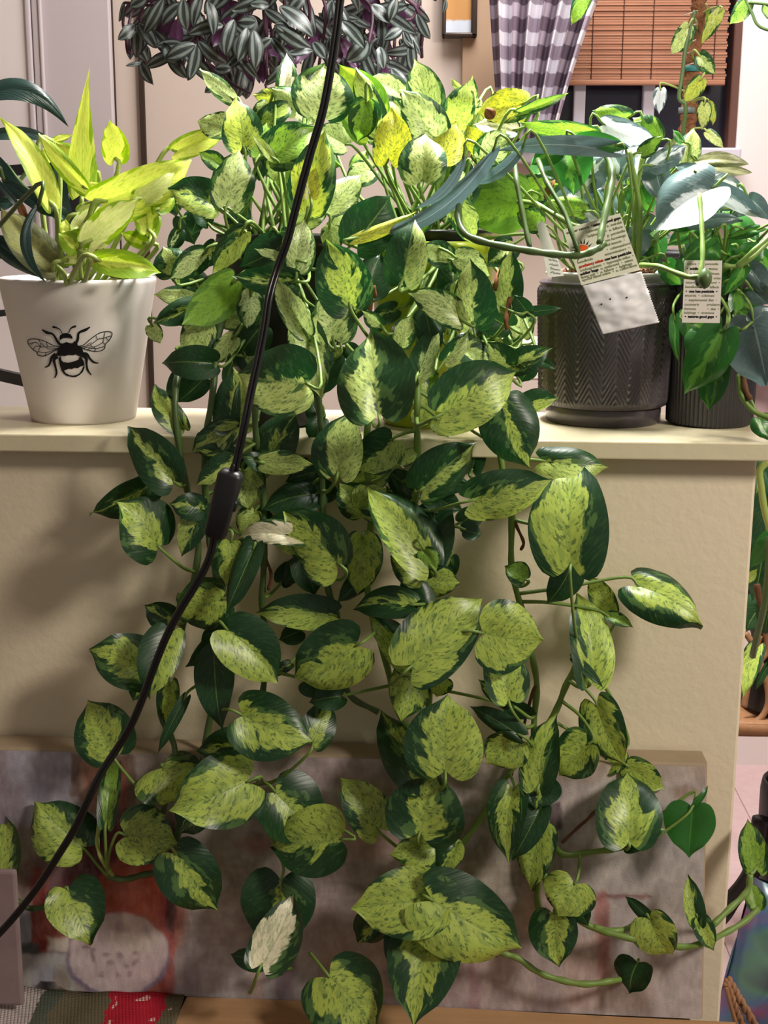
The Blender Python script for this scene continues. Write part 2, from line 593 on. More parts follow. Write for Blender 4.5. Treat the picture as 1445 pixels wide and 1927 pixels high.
def box(x0, x1, y0, y1, z0, z1, bev=0.0, seg=2):
    bm = bmesh.new(); bmesh.ops.create_cube(bm, size=1)
    for v in bm.verts: v.co = V((x0+(v.co.x+.5)*(x1-x0), y0+(v.co.y+.5)*(y1-y0), z0+(v.co.z+.5)*(z1-z0)))
    if bev: bmesh.ops.bevel(bm, geom=list(bm.edges), offset=bev, segments=seg, affect='EDGES', profile=.5)
    r = ([v.co.copy() for v in bm.verts], [tuple(v.index for v in f.verts) for f in bm.faces]); 
    bm.verts.index_update(); r = ([v.co.copy() for v in bm.verts], [tuple(v.index for v in f.verts) for f in bm.faces]); bm.free(); return r
def box_obj(name, b, mat, parent=None, bev=0.0, smooth=False):
    vs, fs = box(*b, bev); return mesh_obj(name, vs, fs, mat, parent, smooth, origin=((b[0]+b[1])/2, (b[2]+b[3])/2, b[4]) if not parent else None)

# ------------------------------------------------------------------ leaves
def prof(t, shape):
    if shape == 'lance': return (max(t, .0)**.62)*((1-t)**.8)*2.05
    if shape == 'arrow': return ((t+.02)**.3)*((1-t)**1.45)*1.75
    k = .34
    if t < k: w_ = .46+.54*math.sqrt(max(0, 1-((k-t)/k)**2))
    else:
        s = (t-k)/(1-k); w_ = (1-s**1.75)**.9
    return w_*(1-.5*max(0, min(1, (t-.78)/.17)))
NR, NC = 20, 12
def leaf_mesh(L, W, shape, fold, bend, sway, seed, lobe=.17, ruffle=.03, nr=NR, nc=NC):
    r = random.Random(seed); ph = r.random()*6.28; ph2 = r.random()*6.28; ph3 = r.random()*6.28; vs = []; uvs = []; fs = []
    tc = r.uniform(-.05, .22); asym = r.uniform(-.07, .07); lobe *= r.uniform(.75, 1.25)
    heart = shape in ('heart', 'wide'); up = r.uniform(-.12, .2) if heart else 0; ra = r.choice((0, 0, r.uniform(-.28, .2))); rb_ = r.choice((0, r.uniform(-.28, .2)))  # up: lobes lifted or folded back
    for i in range(nr+1):
        t = (i/nr)**1.2
        hw = max(.002, prof(t, shape))*W/2
        for j in range(nc+1):
            v = 2*j/nc-1; av = abs(v)
            x = v*hw*(1+asym*(1 if v > 0 else -1)) + sway*L*4*t*(1-t)
            y = t*L - lobe*L*((1-t)**2.3)*((1-(1-av)**2) if heart else .35*av)
            q = abs(v*hw)
            z = fold*q - .55*fold*hw*av**2.2
            z += bend*L*4*t*(1-t) + up*W*av*(1-t)**3
            z += ruffle*W*(av**2)*math.sin(ph+7*t+(1.7 if v > 0 else 0)) + .03*W*math.sin(ph2+4*t)*v + .018*W*av*math.sin(ph3+11*t)
            c_ = max(0, av-.35)/.65; z += W*(rb_ if v > 0 else ra)*c_*c_*min(1, 4*t+.2)
            if t > .72: z -= tc*L*((t-.72)/.28)**2*.4
            vs.append(V((x, y, z))); uvs.append((v*.5+.5, t))
    for i in range(nr):
        for j in range(nc):
            a = i*(nc+1)+j; fs.append((a, a+1, a+nc+2, a+nc+1))
    return vs, fs, uvs

class Spot:
    pass
def place_leaf(parent, e, seed, ext=None, nr=NR, nc=NC):
    bx, by, tx, ty, wpx, d, code = e; ext = ext or {}
    r = random.Random(seed*77+3)
    if d < -3: d = clear_of_canvas(bx, by, d)
    y = d/100; B = at(bx, by, y); s = scl(B); n0 = -(B-CAM).normalized()
    M = RT*((tx-bx)*s) - UP*((ty-by)*s); M -= n0*M.dot(n0); l2 = max(M.length, 1e-4)
    pitch = math.radians(ext.get('pitch', r.uniform(-22, 12))); roll = math.radians(ext.get('roll', r.uniform(-24, 24)))
    mid = (M.normalized()*math.cos(pitch)+n0*math.sin(pitch)).normalized(); L = l2/math.cos(pitch)
    n = (n0-mid*n0.dot(mid)).normalized(); n = Matrix.Rotation(roll, 3, mid) @ n
    W = wpx*s/math.cos(roll)
    if ext.get('u'): n = -n
    xr = mid.cross(n)
    shape = ext.get('shape', 'heart'); 
    if code in ('s', 'o', 'z', 'b') and 'shape' not in ext and code != 'b': shape = 'lance'
    fold = ext.get('fold', r.uniform(.0, .38)); bend = ext.get('bend', r.uniform(-.01, .15))
    vs, fs, uvs = leaf_mesh(L, W, shape, fold, bend, ext.get('sway', r.uniform(-.05, .05)), seed, ruffle=r.uniform(.01, .07), nr=nr, nc=nc)
    mat, lo, hi, tone, al = CODES[code]
    lo = ext.get('lo', lo); hi = ext.get('hi', hi)
    if 'lo' not in ext and 'hi' not in ext and lo < .9:
        lo += r.uniform(-.12, .12); hi += r.uniform(-.12, .12)
    if mat is POTHOS and code in ('c', 'l', 'r', 'm', 'd', 'y') and by < 1000: al = al+(.75 if by < 560 else .55 if by < 760 else .25)*r.uniform(.0, 1.0)  # upper leaves paler: whiter marbling plus washed-out lamp highlights put into the colour
    me = bpy.data.meshes.new('leaf'); me.from_pydata(vs, [], fs); me.update()
    me.polygons.foreach_set('use_smooth', [True]*len(me.polygons))
    ul = me.uv_layers.new(name='UVMap'); ul.data.foreach_set('uv', [c for q in me.loops for c in uvs[q.vertex_index]])
    me.materials.append(mat)
    o = bpy.data.objects.new('leaf', me); C.objects.link(o); o.parent = parent
    mx = Matrix((xr, mid, n)).transposed().to_4x4(); mx.translation = B
    o.matrix_local = Matrix.Translation(-parent_loc(parent)) @ mx
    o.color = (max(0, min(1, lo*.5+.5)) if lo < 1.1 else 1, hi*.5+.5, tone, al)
    return o, B, mid, n, mx

def petiole(leaf, mx, B, mid, node, rad=.0021, mat=None, sag=.35):
    D = (node-B).length
    a = B - mid*min(D*sag, .028) + V((0, 0, .02*D)); b = node.lerp(a, .5)+V((0, 0, -.05*D if node.z < B.z else 0))
    pts = smooth_path([B, B.lerp(a, .55), b, node], 4)
    inv = mx.inverted()
    vs, fs = tube([inv @ p for p in pts], [rad*(.8+.4*i/len(pts)) for i in range(len(pts))], 6)
    me = bpy.data.meshes.new('petiole'); me.from_pydata([tuple(v) for v in vs], [], fs); me.update()
    me.polygons.foreach_set('use_smooth', [True]*len(me.polygons)); me.materials.append(mat or STEM)
    o = bpy.data.objects.new('petiole', me); C.objects.link(o); o.parent = leaf
    return o

def parse(txt):
    out = []
    for ln in txt.strip().splitlines():
        p = ln.split(); e = [float(q) for q in p[:6]]+[p[6]]; x = {}
        for q in p[7:]:
            k, v = q.split('=')
            try: x[k] = float(v)
            except ValueError: x[k] = v
        out.append((e, x))
    return out
def clear_of_canvas(x, y_, d):                      # keep growth in front of the leaning canvas
    return d-(1.3+1.8*max(0, min(1, (x-100)/1200)))*max(0, (y_-1480)/400) if x < 1340 else d
def px_path(txt):                                   # "x,y,d x,y,d ..." in photo pixels and centimetres behind the wall face
    return [at(x, y_, (clear_of_canvas(x, y_, d) if d < -3 and d > -14 else d)/100) for x, y_, d in (map(float, q.split(',')) for q in txt.split())]
def vine(parent, pts, rad, mat, name='vine', node_every=0):
    sp = smooth_path(pts, 6)
    rr = [rad*(1+.12*math.sin(i*1.3)) for i in range(len(sp))]
    return mesh_obj(name, *tube(sp, rr, 8), mat, parent), sp

# ------------------------------------------------------------------ the setting
CREAM = plain('cream_wall_paint', (224, 210, 184), .55, .35, var=.04, vscale=9, bump=.28, bscale=110, bdist=.002)
CAPPAINT = plain('cream_trim_gloss', (208, 197, 166), .38, .5, var=.05, vscale=14, bump=.35, bscale=60, bdist=.002)
WALLPINK = plain('pale_wall_paint', (205, 190, 180), .7, .2, var=.03, vscale=3, bump=.1, bscale=200)
WHITE = plain('white_wall_paint', (232, 224, 224), .6, .3, var=.02, vscale=4)
DOORGREY = plain('grey_door_paint', (196, 186, 190), .5, .35, var=.03, vscale=6)
GAP = plain('shadow_gap_brown', (62, 50, 42), .8, .1)
XR = at(1425, 868, 0).x; BACK = 1.6; XL = -1.6
TH = LEDGE-at(100, 851, -.025).z                         # thickness of the cap
def capf(): 
    vs, fs = box(XL, XR+.024, -.025, .165, LEDGE-TH, LEDGE, .0016, 2)
    return struct(mesh_obj('trim_1', vs, fs, CAPPAINT, origin=(0, .07, LEDGE-TH), smooth=False))
cap = capf()
half = struct(box_obj('wall_half', (XL, XR, 0, .14, 0, LEDGE-TH), CREAM, bev=.003))
nail = mesh_obj('nail_head', *lathe([(.0001, .0), (.0022, .0), (.0026, .0006), (.0018, .0012), (.0014, .0004), (.0001, .0003)], (0, 0, 0), 14, False), CAPPAINT, cap)
nail.rotation_euler = (math.pi/2, 0, 0); nail.location = at(1396, 843, -.0255)-cap.location
struct(box_obj('wall_back', (-2.2, 2.2, BACK, BACK+.1, 0, 2.6), WALLPINK))
struct(box_obj('wall_left', (-2.3, -2.2, -2.6, BACK+.1, 0, 2.6), WALLPINK))
struct(box_obj('wall_right', (2.2, 2.3, -2.6, BACK+.1, 0, 2.6), WHITE))
struct(box_obj('ceiling', (-2.3, 2.3, -2.6, BACK+.1, 2.6, 2.7), WHITE))
t = NT('pale_floor')
co = t.node('ShaderNodeTexCoord').outputs['Object']
f = t.noise(co, 40, 5, .7); f2 = t.noise(co, 5, 3)
col = t.mix(f, lin((206, 176, 178)), lin((232, 212, 214))); col = t.mix(t.math('MULTIPLY', f2, .4), col, lin((222, 178, 176)))
FLOOR = t.end(t.bsdf(col, .22, .5, 0, t.bump(t.noise(co, 120, 4), .15)))
fl = struct(box_obj('floor', (-2.3, 2.3, -2.6, BACK+.1, -.1, 0), GAP))
for i in range(12):                                       # vinyl planks seen past the end of the half wall
    for j in range(5):
        x0 = -.2+i*.15; y0 = -.4+j*.42+(i % 2)*.2
        mesh_obj('plank', *box(x0+.0004, x0+.1496, y0+.0004, y0+.4196, 0, .004, .001, 1), FLOOR, fl, smooth=False)

def bpx(px, py, y=BACK): return at(px, py, y)
# grey door on the left, batten strips, white pilaster on the right
y = BACK-.03
x1 = bpx(208, 100, y).x
door = struct(mesh_obj('door_1', *box(x1-1.0, x1, y, BACK, 0, 2.3, .003), DOORGREY, origin=(x1-.5, BACK, 0), smooth=False))
xs = bpx(52, 100, y).x; xe = bpx(84, 100, y).x
mesh_obj('panel_moulding', *join(box(xs, xs+.012, y-.010, y, .2, 2.2, .003), box(xs+.014, xe-.008, y-.006, y, .2, 2.2, .002), box(xe-.008, xe, y-.010, y, .2, 2.2, .003)), DOORGREY, door)
mesh_obj('recessed_panel', *box(xs-.5, xs, y-.003, y, .2, 2.2, .001), WHITE, door, smooth=False)
g0 = bpx(212, 150).x
struct(mesh_obj('trim_2', *box(g0-.006, g0+.006, BACK-.012, BACK, 0, 2.4), GAP, origin=(g0, BACK, 0), smooth=False))
g1 = bpx(269, 200).x
struct(mesh_obj('trim_3', *box(g1-.005, g1+.005, BACK-.012, BACK, 0, 2.4), GAP, origin=(g1, BACK, 0), smooth=False))
p0 = bpx(1378, 200).x
struct(mesh_obj('trim_4', *box(p0, p0+.22, BACK-.06, BACK, 0, 2.4, .004), WHITE, origin=(p0, BACK, 0), smooth=False))
WALLSHADE = plain('shaded_wall_tan', (178, 150, 124), .7, .2, var=.03)
c0 = bpx(868, 200).x; c1 = bpx(960, 200).x
struct(mesh_obj('trim_5', *box(c0, c1, BACK-.02, BACK, 0, 2.4, .002), WALLSHADE, origin=(c0, BACK, 0), smooth=False))  # darker tan strip: shade of the wall return put into its colour

# window behind: casing, sill, dark panes, muntins
NIGHT = plain('night_glass', (40, 38, 52), .12, .6)
FRAMEW = plain('window_white', (206, 200, 214), .4, .4)
BROWN = plain('brown_casing', (96, 62, 52), .5, .3, var=.15)
wl = bpx(1000, 150).x; wr = bpx(1366, 150).x; wb = bpx(1280, 282).z; wt = wb+.75
win = struct(mesh_obj('window_1', *box(wl, wr, BACK-.012, BACK, wb, wt), NIGHT, origin=((wl+wr)/2, BACK, wb), smooth=False))
for px_ in (1088, 1217):
    xm = bpx(px_, 180).x
    mesh_obj('muntin', *box(xm-.012, xm+.012, BACK-.035, BACK-.011, wb, wt, .003), FRAMEW, win, smooth=False)
mesh_obj('window_frame', *join(box(wr, wr+.02, BACK-.055, BACK, wb-.02, wt, .003), box(wl-.03, wl, BACK-.055, BACK, wb-.02, wt, .003)), BROWN, win, smooth=False)
mesh_obj('window_sill', *box(wl-.05, wr+.02, BACK-.1, BACK, wb-.03, wb, .004), FRAMEW, win, smooth=False)

# woven-wood shade: every slat real geometry, one part
t = NT('bamboo_slat')
co = t.node('ShaderNodeTexCoord').outputs['Object']
mp = t.node('ShaderNodeMapping', {'Vector': co, 'Scale': (9, 9, 260)}).outputs[0]
f = t.noise(mp, 1, 3, .6); f2 = t.noise(t.node('ShaderNodeMapping', {'Vector': co, 'Scale': (14, 1, 1)}).outputs[0], 1, 2)
col = t.mix(f, lin((142, 88, 64)), lin((200, 148, 118))); col = t.mix(t.math('MULTIPLY', f2, .45), col, lin((122, 72, 52)))
BAMBOO = t.end(t.bsdf(col, .5, .3))
yb = BACK-.07; sx0 = bpx(1040, 60, yb).x; sx1 = bpx(1369, 60, yb).x; sz0 = bpx(1220, 149, yb).z
shade = thing('bamboo_shade', ((sx0+sx1)/2, yb, sz0), 'reddish brown woven bamboo roll shade half lowered over the window', 'window shade')
parts = []
k = 0
for i in range(70):
    z = sz0+i*.0052
    parts.append(box(sx0+.002*math.sin(i*2.1), sx1+.002*math.sin(i*1.7), yb-.003+.0012*math.sin(i*2.7), yb, z, z+.0044))
tag(mesh_obj('bamboo_slats', *join(*parts), BAMBOO, shade, smooth=False), kind='stuff')
mesh_obj('bottom_rail', *box(sx0, sx1, yb-.006, yb+.003, sz0-.012, sz0-.001, .002), BAMBOO, shade)
for px_ in (1115, 1172, 1228, 1300, 1345):
    xm = bpx(px_, 60, yb).x
    mesh_obj('weave_string', *tube([V((xm, yb-.005, sz0)), V((xm, yb-.005, sz0+.36))], .0009, 5), BROWN, shade)

# checked curtain
t = NT('checked_cloth')
uv = t.node('ShaderNodeSeparateXYZ', {0: t.node('ShaderNodeUVMap').outputs[0]}).outputs
def sq(x, k): return t.step(t.math('ABSOLUTE', t.math('SUBTRACT', t.math('FRACT', t.math('MULTIPLY', x, k)), .5)), .22, .27)
a = sq(uv[0], 2.2); b = sq(uv[1], 6.2); s = t.math('ADD', a, b)
col = t.mix(t.step(s, 0, 1), lin((236, 232, 240)), lin((172, 158, 172))); col = t.mix(t.step(s, 1, 2), col, lin((112, 96, 110)))
CHECK = t.end(t.bsdf(col, .9, .1, 0, t.bump(t.noise(t.node('ShaderNodeTexCoord').outputs['Object'], 900, 2), .3)))
yc = BACK-.17; vs = []; uvs = []; fs = []; NU, NV = 96, 26
zt = bpx(1000, -60, yc).z; zb = bpx(1000, 262, yc).z
for j in range(NV+1):
    t_ = j/NV; py = -60+322*t_
    xl = bpx(917+22*t_, py, yc).x; xr = bpx(1148-105*t_**1.0-6*math.sin(3.1*t_), py, yc).x
    for i in range(NU+1):
        u = i/NU; f = .024*math.sin(u*2*math.pi*7+.6*math.sin(3*t_))+.008*math.sin(u*2*math.pi*17+2*t_)
        vs.append(V((xl+(xr-xl)*u+.004*math.sin(u*44), yc+f, zt+(zb-zt)*t_))); uvs.append((u*1.6, t_))
for j in range(NV):
    for i in range(NU):
        a = j*(NU+1)+i; fs.append((a, a+1, a+NU+2, a+NU+1))
tag(mesh_obj('checked_curtain', vs, fs, CHECK, uvs=uvs, origin=(vs[0].x, yc, zb)), 'grey and white checked curtain gathered beside the window', 'curtain')

# small framed picture on the wall
yp = BACK-.03
a = bpx(833, -60, yp); b = bpx(897, 70, yp)
GOLD = plain('dark_gilt', (70, 58, 52), .35, .5, metal=.3, var=.2)
pf = thing('picture_frame', ((a.x+b.x)/2, yp, b.z), 'small dark picture frame hanging on the wall left of the curtain', 'picture')
fw = .012
mesh_obj('frame', *join(box(a.x, a.x+fw*.7, yp-.01, BACK-.003, b.z, a.z, .003), box(b.x-fw, b.x, yp-.01, BACK-.003, b.z, a.z, .003),
    box(a.x, b.x, yp-.01, BACK-.003, b.z, b.z+fw*.7, .003), box(a.x, b.x, yp-.01, BACK-.003, a.z-fw, a.z, .003)), GOLD, pf)
t = NT('print_landscape')
z = t.node('ShaderNodeSeparateXYZ', {0: t.node('ShaderNodeTexCoord').outputs['Object']}).outputs
nz_ = t.noise(t.node('ShaderNodeTexCoord').outputs['Object'], 60, 3)
col = t.mix(t.step(t.math('ADD', z[2], t.math('MULTIPLY', nz_, .012)), .036, .042), lin((206, 214, 226)), lin((196, 146, 92)))
PRINT = t.end(t.bsdf(col, .25, .5))
pr = mesh_obj('print', *box(a.x+fw*.6, b.x-fw*.8, yp, BACK-.003, b.z+fw*.5, a.z-fw*.8), PRINT, pf, smooth=False)

# ------------------------------------------------------------------ bench with canvas, cardboard, blanket
yC = -.075                                               # front face of the canvas at its foot
def lean(px, py):                                        # the canvas leans back against the wall
    return at(px, py, yC)
BENCH = at(800, 1892, -.08).z
WOOD = plain('bench_wood', (96, 66, 46), .5, .3, var=.25, vscale=12)
bench = thing('bench', (0, -.22, 0), 'low wooden bench standing against the cream half wall', 'bench')
bx1 = at(1306, 1900, -.09).x
mesh_obj('seat', *box(-.75, bx1, -.42, -.004, BENCH-.035, BENCH-.006, .004), WOOD, bench)
for x in (-.7, bx1-.06):
    for y_ in (-.38, -.06): mesh_obj('leg', *box(x, x+.045, y_, y_+.045, 0, BENCH-.035, .003), WOOD, bench)

t = NT('corrugated_card')
co = t.node('ShaderNodeTexCoord').outputs['Object']
col = t.mix(t.noise(t.node('ShaderNodeMapping', {'Vector': co, 'Scale': (3, 120, 3)}).outputs[0], 1, 3), lin((156, 118, 84)), lin((178, 140, 104)))
CARD = t.end(t.bsdf(col, .85, .15, 0, t.bump(t.noise(co, 300, 2), .15)))
yA = at(352, 1880, -.09); yB = at(1382, 1924, -.09)
vs = []; fs = []; n = 24
xa = at(352, 1885, -.085).x; xb = at(1378, 1922, -.085).x
x0c_, x1c_ = at(-40, 1402, -.03).x, at(1322, 1450, -.03).x
for i in range(n+1):
    u = i/n; x = xa+(xb-xa)*u; zz = BENCH+.0015+.0012*math.sin(u*5)
    ye = -.0795-.017*(x-x0c_)/(x1c_-x0c_)
    for (y_, dz) in ((ye, 0), (-.30, 0), (-.30, .003), (ye, .003)):
        vs.append(V((x+(.02 if y_ < -.2 else 0)*(-1 if u < .5 else 0), y_, zz+dz)))
for i in range(n):
    for k in range(4):
        a = i*4+k; b = i*4+(k+1) % 4; fs.append((a, b, b+4, a+4))
fs += [(0, 1, 2, 3)[::-1], tuple(n*4+k for k in range(4))]
tag(mesh_obj('cardboard_sheet', vs, fs, CARD, origin=((xa+xb)/2, -.2, BENCH), smooth=False), 'flat brown cardboard sheet lying on the bench below the painting', 'cardboard')

t = NT('woven_blanket')
co = t.node('ShaderNodeTexCoord').outputs['Object']
s = t.node('ShaderNodeSeparateXYZ', {0: co}).outputs
def rib(v_, k): return t.math('ABSOLUTE', t.math('SINE', t.math('MULTIPLY', v_, k)))
weave = t.math('MULTIPLY', rib(t.math('ADD', s[0], t.math('MULTIPLY', s[1], .25)), 900.0), rib(s[1], 1150.0))
x_ = t.math('ADD', s[0], t.math('MULTIPLY', t.math('SUBTRACT', t.noise(co, 60, 2), .5), .02))
def band(a, b): return t.math('MULTIPLY', t.step(x_, a-.001, a+.001), t.step(x_, b-.001, b+.001, 1, 0))
col = lin((104, 96, 78))
col = t.mix(band(-.20, -.031), col, lin((150, 136, 132))); col = t.mix(band(-.031, -.012), col, lin((86, 92, 82)))
col = t.mix(band(.040, .098), col, lin((176, 40, 56)))
wh = t.math('MULTIPLY', t.step(weave, .3, .4), t.step(t.noise(co, 45, 1), .54, .56))
col = t.mix(t.math('MULTIPLY', wh, band(.045, .105)), col, lin((226, 212, 204))); col = t.mix(t.math('MULTIPLY', t.step(weave, .3, .4), band(-.2, -.031)), col, lin((206, 196, 196)))
BLANKET = t.end(t.bsdf(col, .95, .05, 0, t.bump(weave, .6, .0015)))
vs = []; fs = []; nx, ny = 60, 16
xa2 = at(-60, 1880, -.08).x; xb2 = at(348, 1885, -.085).x
for j in range(ny+1):
    for i in range(nx+1):
        u = i/nx; v_ = j/ny; z = BENCH+.0035+.002*math.sin(u*9)*math.sin(v_*4+u*3)+.0008*math.sin(u*31+v_*9)
        vs.append(V((xa2+(xb2-xa2)*u, -.0805-.005*u-.24*v_, z)))
for j in range(ny):
    for i in range(nx):
        a = j*(nx+1)+i; fs.append((a, a+1, a+nx+2, a+nx+1))
o = mesh_obj('woven_blanket', vs, fs, BLANKET, origin=((xa2+xb2)/2, -.17, BENCH))
md = o.modifiers.new('thick', 'SOLIDIFY'); md.thickness = .004; md.offset = -1
tag(o, 'red green and white woven blanket on the bench at the left', 'blanket')

# canvas: an abstract still life; the strokes are flat paint on the cloth
t = NT('oil_paint')
at_c = t.node('ShaderNodeVertexColor', layer_name='paint').outputs[0]
co = t.node('ShaderNodeTexCoord').outputs['Object']
f = t.noise(t.node('ShaderNodeMapping', {'Vector': co, 'Scale': (60, 60, 34)}).outputs[0], 1, 5, .65)
col = t.mix(.12, at_c, t.mix(t.step(f, .35, .65), lin((84, 70, 70)), lin((222, 212, 212))))
PAINT = t.end(t.bsdf(col, .6, .25, 0, t.bump(t.noise(co, 700, 2), .35, .001)))
TL = at(-40, 1402, yC); TRp = at(1326, 1451, yC+.0); zt = (TL.z+TRp.z)/2
x0c, x1c = at(-40, 1402, -.03).x, at(1322, 1450, -.03).x
zTop = at(700, 1428, -.043).z; zBot = BENCH+.004
yTop, yBot = -.043, -.0745
def cpt(u, v): return V((x0c+(x1c-x0c)*u, yTop+(yBot-.0035-.017*u-yTop)*v, zTop+(zBot-zTop)*v))
def sm(x, a, b): x = max(0, min(1, (x-a)/(b-a))); return x*x*(3-2*x)
def paint(px, py):
    n1 = mnoise.noise(V((px*.011, py*.011, 1))); n2 = mnoise.noise(V((px*.05, py*.02, 4))); n3 = mnoise.noise(V((px*.004, py*.004, 9)))
    px += 7*n2+3*mnoise.noise(V((px*.15, py*.06, 2))); py += 7*mnoise.noise(V((px*.04, py*.04, 7)))+3*mnoise.noise(V((px*.06, py*.15, 8)))
    n4 = mnoise.noise(V((px*.03, py*.12, 3))); c = [150+34*n1+20*n3+14*n4, 134+32*n1+12*n3+14*n4, 132+30*n1+22*n3+14*n4]
    def over(col, a):
        for i in range(3): c[i] += (col[i]-c[i])*max(0, min(1, a))
    def rect(x0, x1, y0, y1, col, a=1, s=4): over(col, a*sm(px, x0-s, x0+s)*(1-sm(px, x1-s, x1+s))*sm(py, y0-s, y0+s)*(1-sm(py, y1-s, y1+s)))
    def ell(cx, cy, rx, ry, col, a=1, s=.045): q = math.hypot((px-cx)/rx, (py-cy)/ry); over(col, a*(1-sm(q, 1-s, 1+s)))
    over((166, 156, 156), .7*sm(px, 900, 1150)); over((122, 104, 104), .5*sm(n1+n3, .2, .6))
    rect(-40, 20, 1410, 1930, (142, 130, 138)); rect(15, 132, 1410, 1560, (150, 146, 158)); ell(75, 1490, 30, 22, (120, 114, 128), .6, .5)
    rect(-10, 50, 1470, 1590, (112, 100, 108), .7, 16)
    rect(134, 160, 1420, 1500, (96, 74, 66)); rect(155, 240, 1425, 1530, (134, 92, 74)); rect(205, 240, 1440, 1640, (126, 58, 52)); rect(238, 256, 1420, 1600, (104, 78, 66))
    ell(345, 1540, 90, 60, (138, 128, 128), .6, .5)
    ell(235, 1640, 90, 118, (92, 34, 40)); ell(120, 1650, 70, 55, (88, 40, 52), .8, .4)
    ell(245, 1760, 80, 150, (150, 70, 50)); ell(280, 1720, 60, 95, (176, 78, 52), .9, .3); rect(300, 330, 1640, 1890, (158, 66, 58)); ell(322, 1650, 12, 110, (60, 28, 34), .9, .3)
    rect(58, 90, 1635, 1790, (128, 50, 44)); ell(105, 1750, 36, 28, (150, 72, 60)); rect(28, 58, 1700, 1790, (146, 152, 164)); rect(30, 75, 1775, 1795, (64, 76, 76), .9)
    rect(30, 140, 1795, 1885, (166, 164, 164)); rect(85, 130, 1765, 1790, (198, 186, 176)); ell(95, 1850, 30, 34, (132, 132, 146), .8, .4); ell(88, 1858, 22, 12, (38, 34, 38)); ell(115, 1872, 8, 14, (30, 26, 30)); ell(118, 1850, 16, 30, (150, 128, 106), .6, .4)
    ell(222, 1802, 96, 80, (120, 104, 128)); ell(222, 1795, 92, 78, (188, 170, 172)); ell(250, 1760, 44, 32, (204, 190, 178), .7, .6)
    ell(225, 1745, 14, 10, (140, 122, 126), .7, .6); rect(158, 182, 1782, 1786, (130, 108, 112), .8, 2); rect(171, 177, 1786, 1812, (130, 108, 112), .8, 2)
    for k, (a, b) in enumerate(((205, 1815), (238, 1816), (255, 1814), (192, 1830), (220, 1834), (244, 1832), (200, 1795), (226, 1798), (255, 1792))): ell(a, b, 6, 5, (140, 116, 124), .7, .6)
    rect(330, 600, 1780, 1900, (158, 156, 164), .6, 40); ell(362, 1830, 16, 40, (134, 122, 126), .8, .4)
    for (x, w_, col) in ((470, 26, (186, 150, 138)), (520, 30, (112, 88, 104)), (610, 36, (148, 120, 100)), (700, 20, (180, 164, 164))): rect(x, x+w_, 1790, 1905, col, .55, 12)
    ell(700, 1590, 60, 26, (160, 110, 96), .4, .6); ell(480, 1590, 40, 14, (130, 80, 66), .6, .6); ell(620, 1520, 80, 40, (170, 164, 172), .6, .7)
    rect(1032, 1056, 1510, 1562, (72, 52, 62)); rect(1052, 1056, 1460, 1640, (118, 104, 106), .8, 3)
    rect(985, 1060, 1660, 1760, (176, 142, 140), .7, 10); rect(1120, 1225, 1684, 1692, (110, 66, 64), .8, 3); rect(1120, 1145, 1680, 1840, (148, 84, 82), .75, 6)
    rect(1150, 1240, 1690, 1770, (156, 146, 148), .7); rect(900, 1010, 1800, 1900, (172, 154, 152), .6, 14); rect(885, 900, 1800, 1900, (140, 100, 112), .6, 8)
    rect(1060, 1135, 1760, 1900, (170, 146, 138), .6, 10); rect(1135, 1230, 1850, 1905, (122, 104, 96), .8, 14); rect(1230, 1275, 1790, 1905, (160, 150, 150), .5, 14)
    rect(1045, 1330, 1405, 1470, (160, 140, 124), .6, 14); rect(1120, 1220, 1470, 1640, (172, 166, 160), .8, 20); ell(1262, 1560, 30, 50, (150, 144, 142), .6, .5); ell(1290, 1490, 30, 12, (134, 108, 96), .7, .5)
    n5 = mnoise.noise(V((px*.12, py*.05, 11))); n6 = mnoise.noise(V((px*.02+py*.02, py*.03-px*.02, 15)))
    return [max(0, min(250, (q*1.04+4)*(1+.10*n5+.10*n6))) for q in c]
nu, nv = 420, 150; vs = []; fs = []; cols = []
for j in range(nv+1):
    for i in range(nu+1):
        p = cpt(i/nu, j/nv); vs.append(p); cols.append(lin(paint(*pix(p))))
for j in range(nv):
    for i in range(nu):
        a = j*(nu+1)+i; fs.append((a, a+nu+1, a+nu+2, a+1))
cv = thing('painted_canvas', ((x0c+x1c)/2, -.05, zBot), 'unframed mauve and red still life painting leaning on the half wall', 'painting')
pf_ = mesh_obj('painted_face', vs, fs, PAINT, cv, smooth=False)
ca = pf_.data.color_attributes.new('paint', 'FLOAT_COLOR', 'POINT')
ca.data.foreach_set('color', [q for c in cols for q in (*c, 1)])
LINEN = plain('canvas_edge', (156, 138, 116), .8, .15, var=.22, vscale=18, bump=.3, bscale=700)
dep = .036; r_ = .006
bk = [cpt(u, v)+V((0, .0012, 0)) for u, v in ((0, 0), (1, 0), (1, 1), (0, 1))]
cvv = []; cff = []
prof_ = [(-.001, .0), (.0, .0012), (.003, .0022), (dep-.003, .0022), (dep, .001)]
loop = []
for (dy, out) in prof_:
    loop.append([bk[0]+V((-out, dy, out)), bk[1]+V((out, dy, out)), bk[2]+V((out, dy, 0)), bk[3]+V((-out, dy, 0))])
for L_ in loop: cvv += L_
for i in range(len(loop)-1):
    for k in range(4):
        a = i*4+k; b = i*4+(k+1) % 4; cff.append((a, b, b+4, a+4))
cff.append(tuple((len(loop)-1)*4+k for k in (3, 2, 1, 0)))
mesh_obj('canvas_edge', cvv, cff, LINEN, cv, smooth=False)

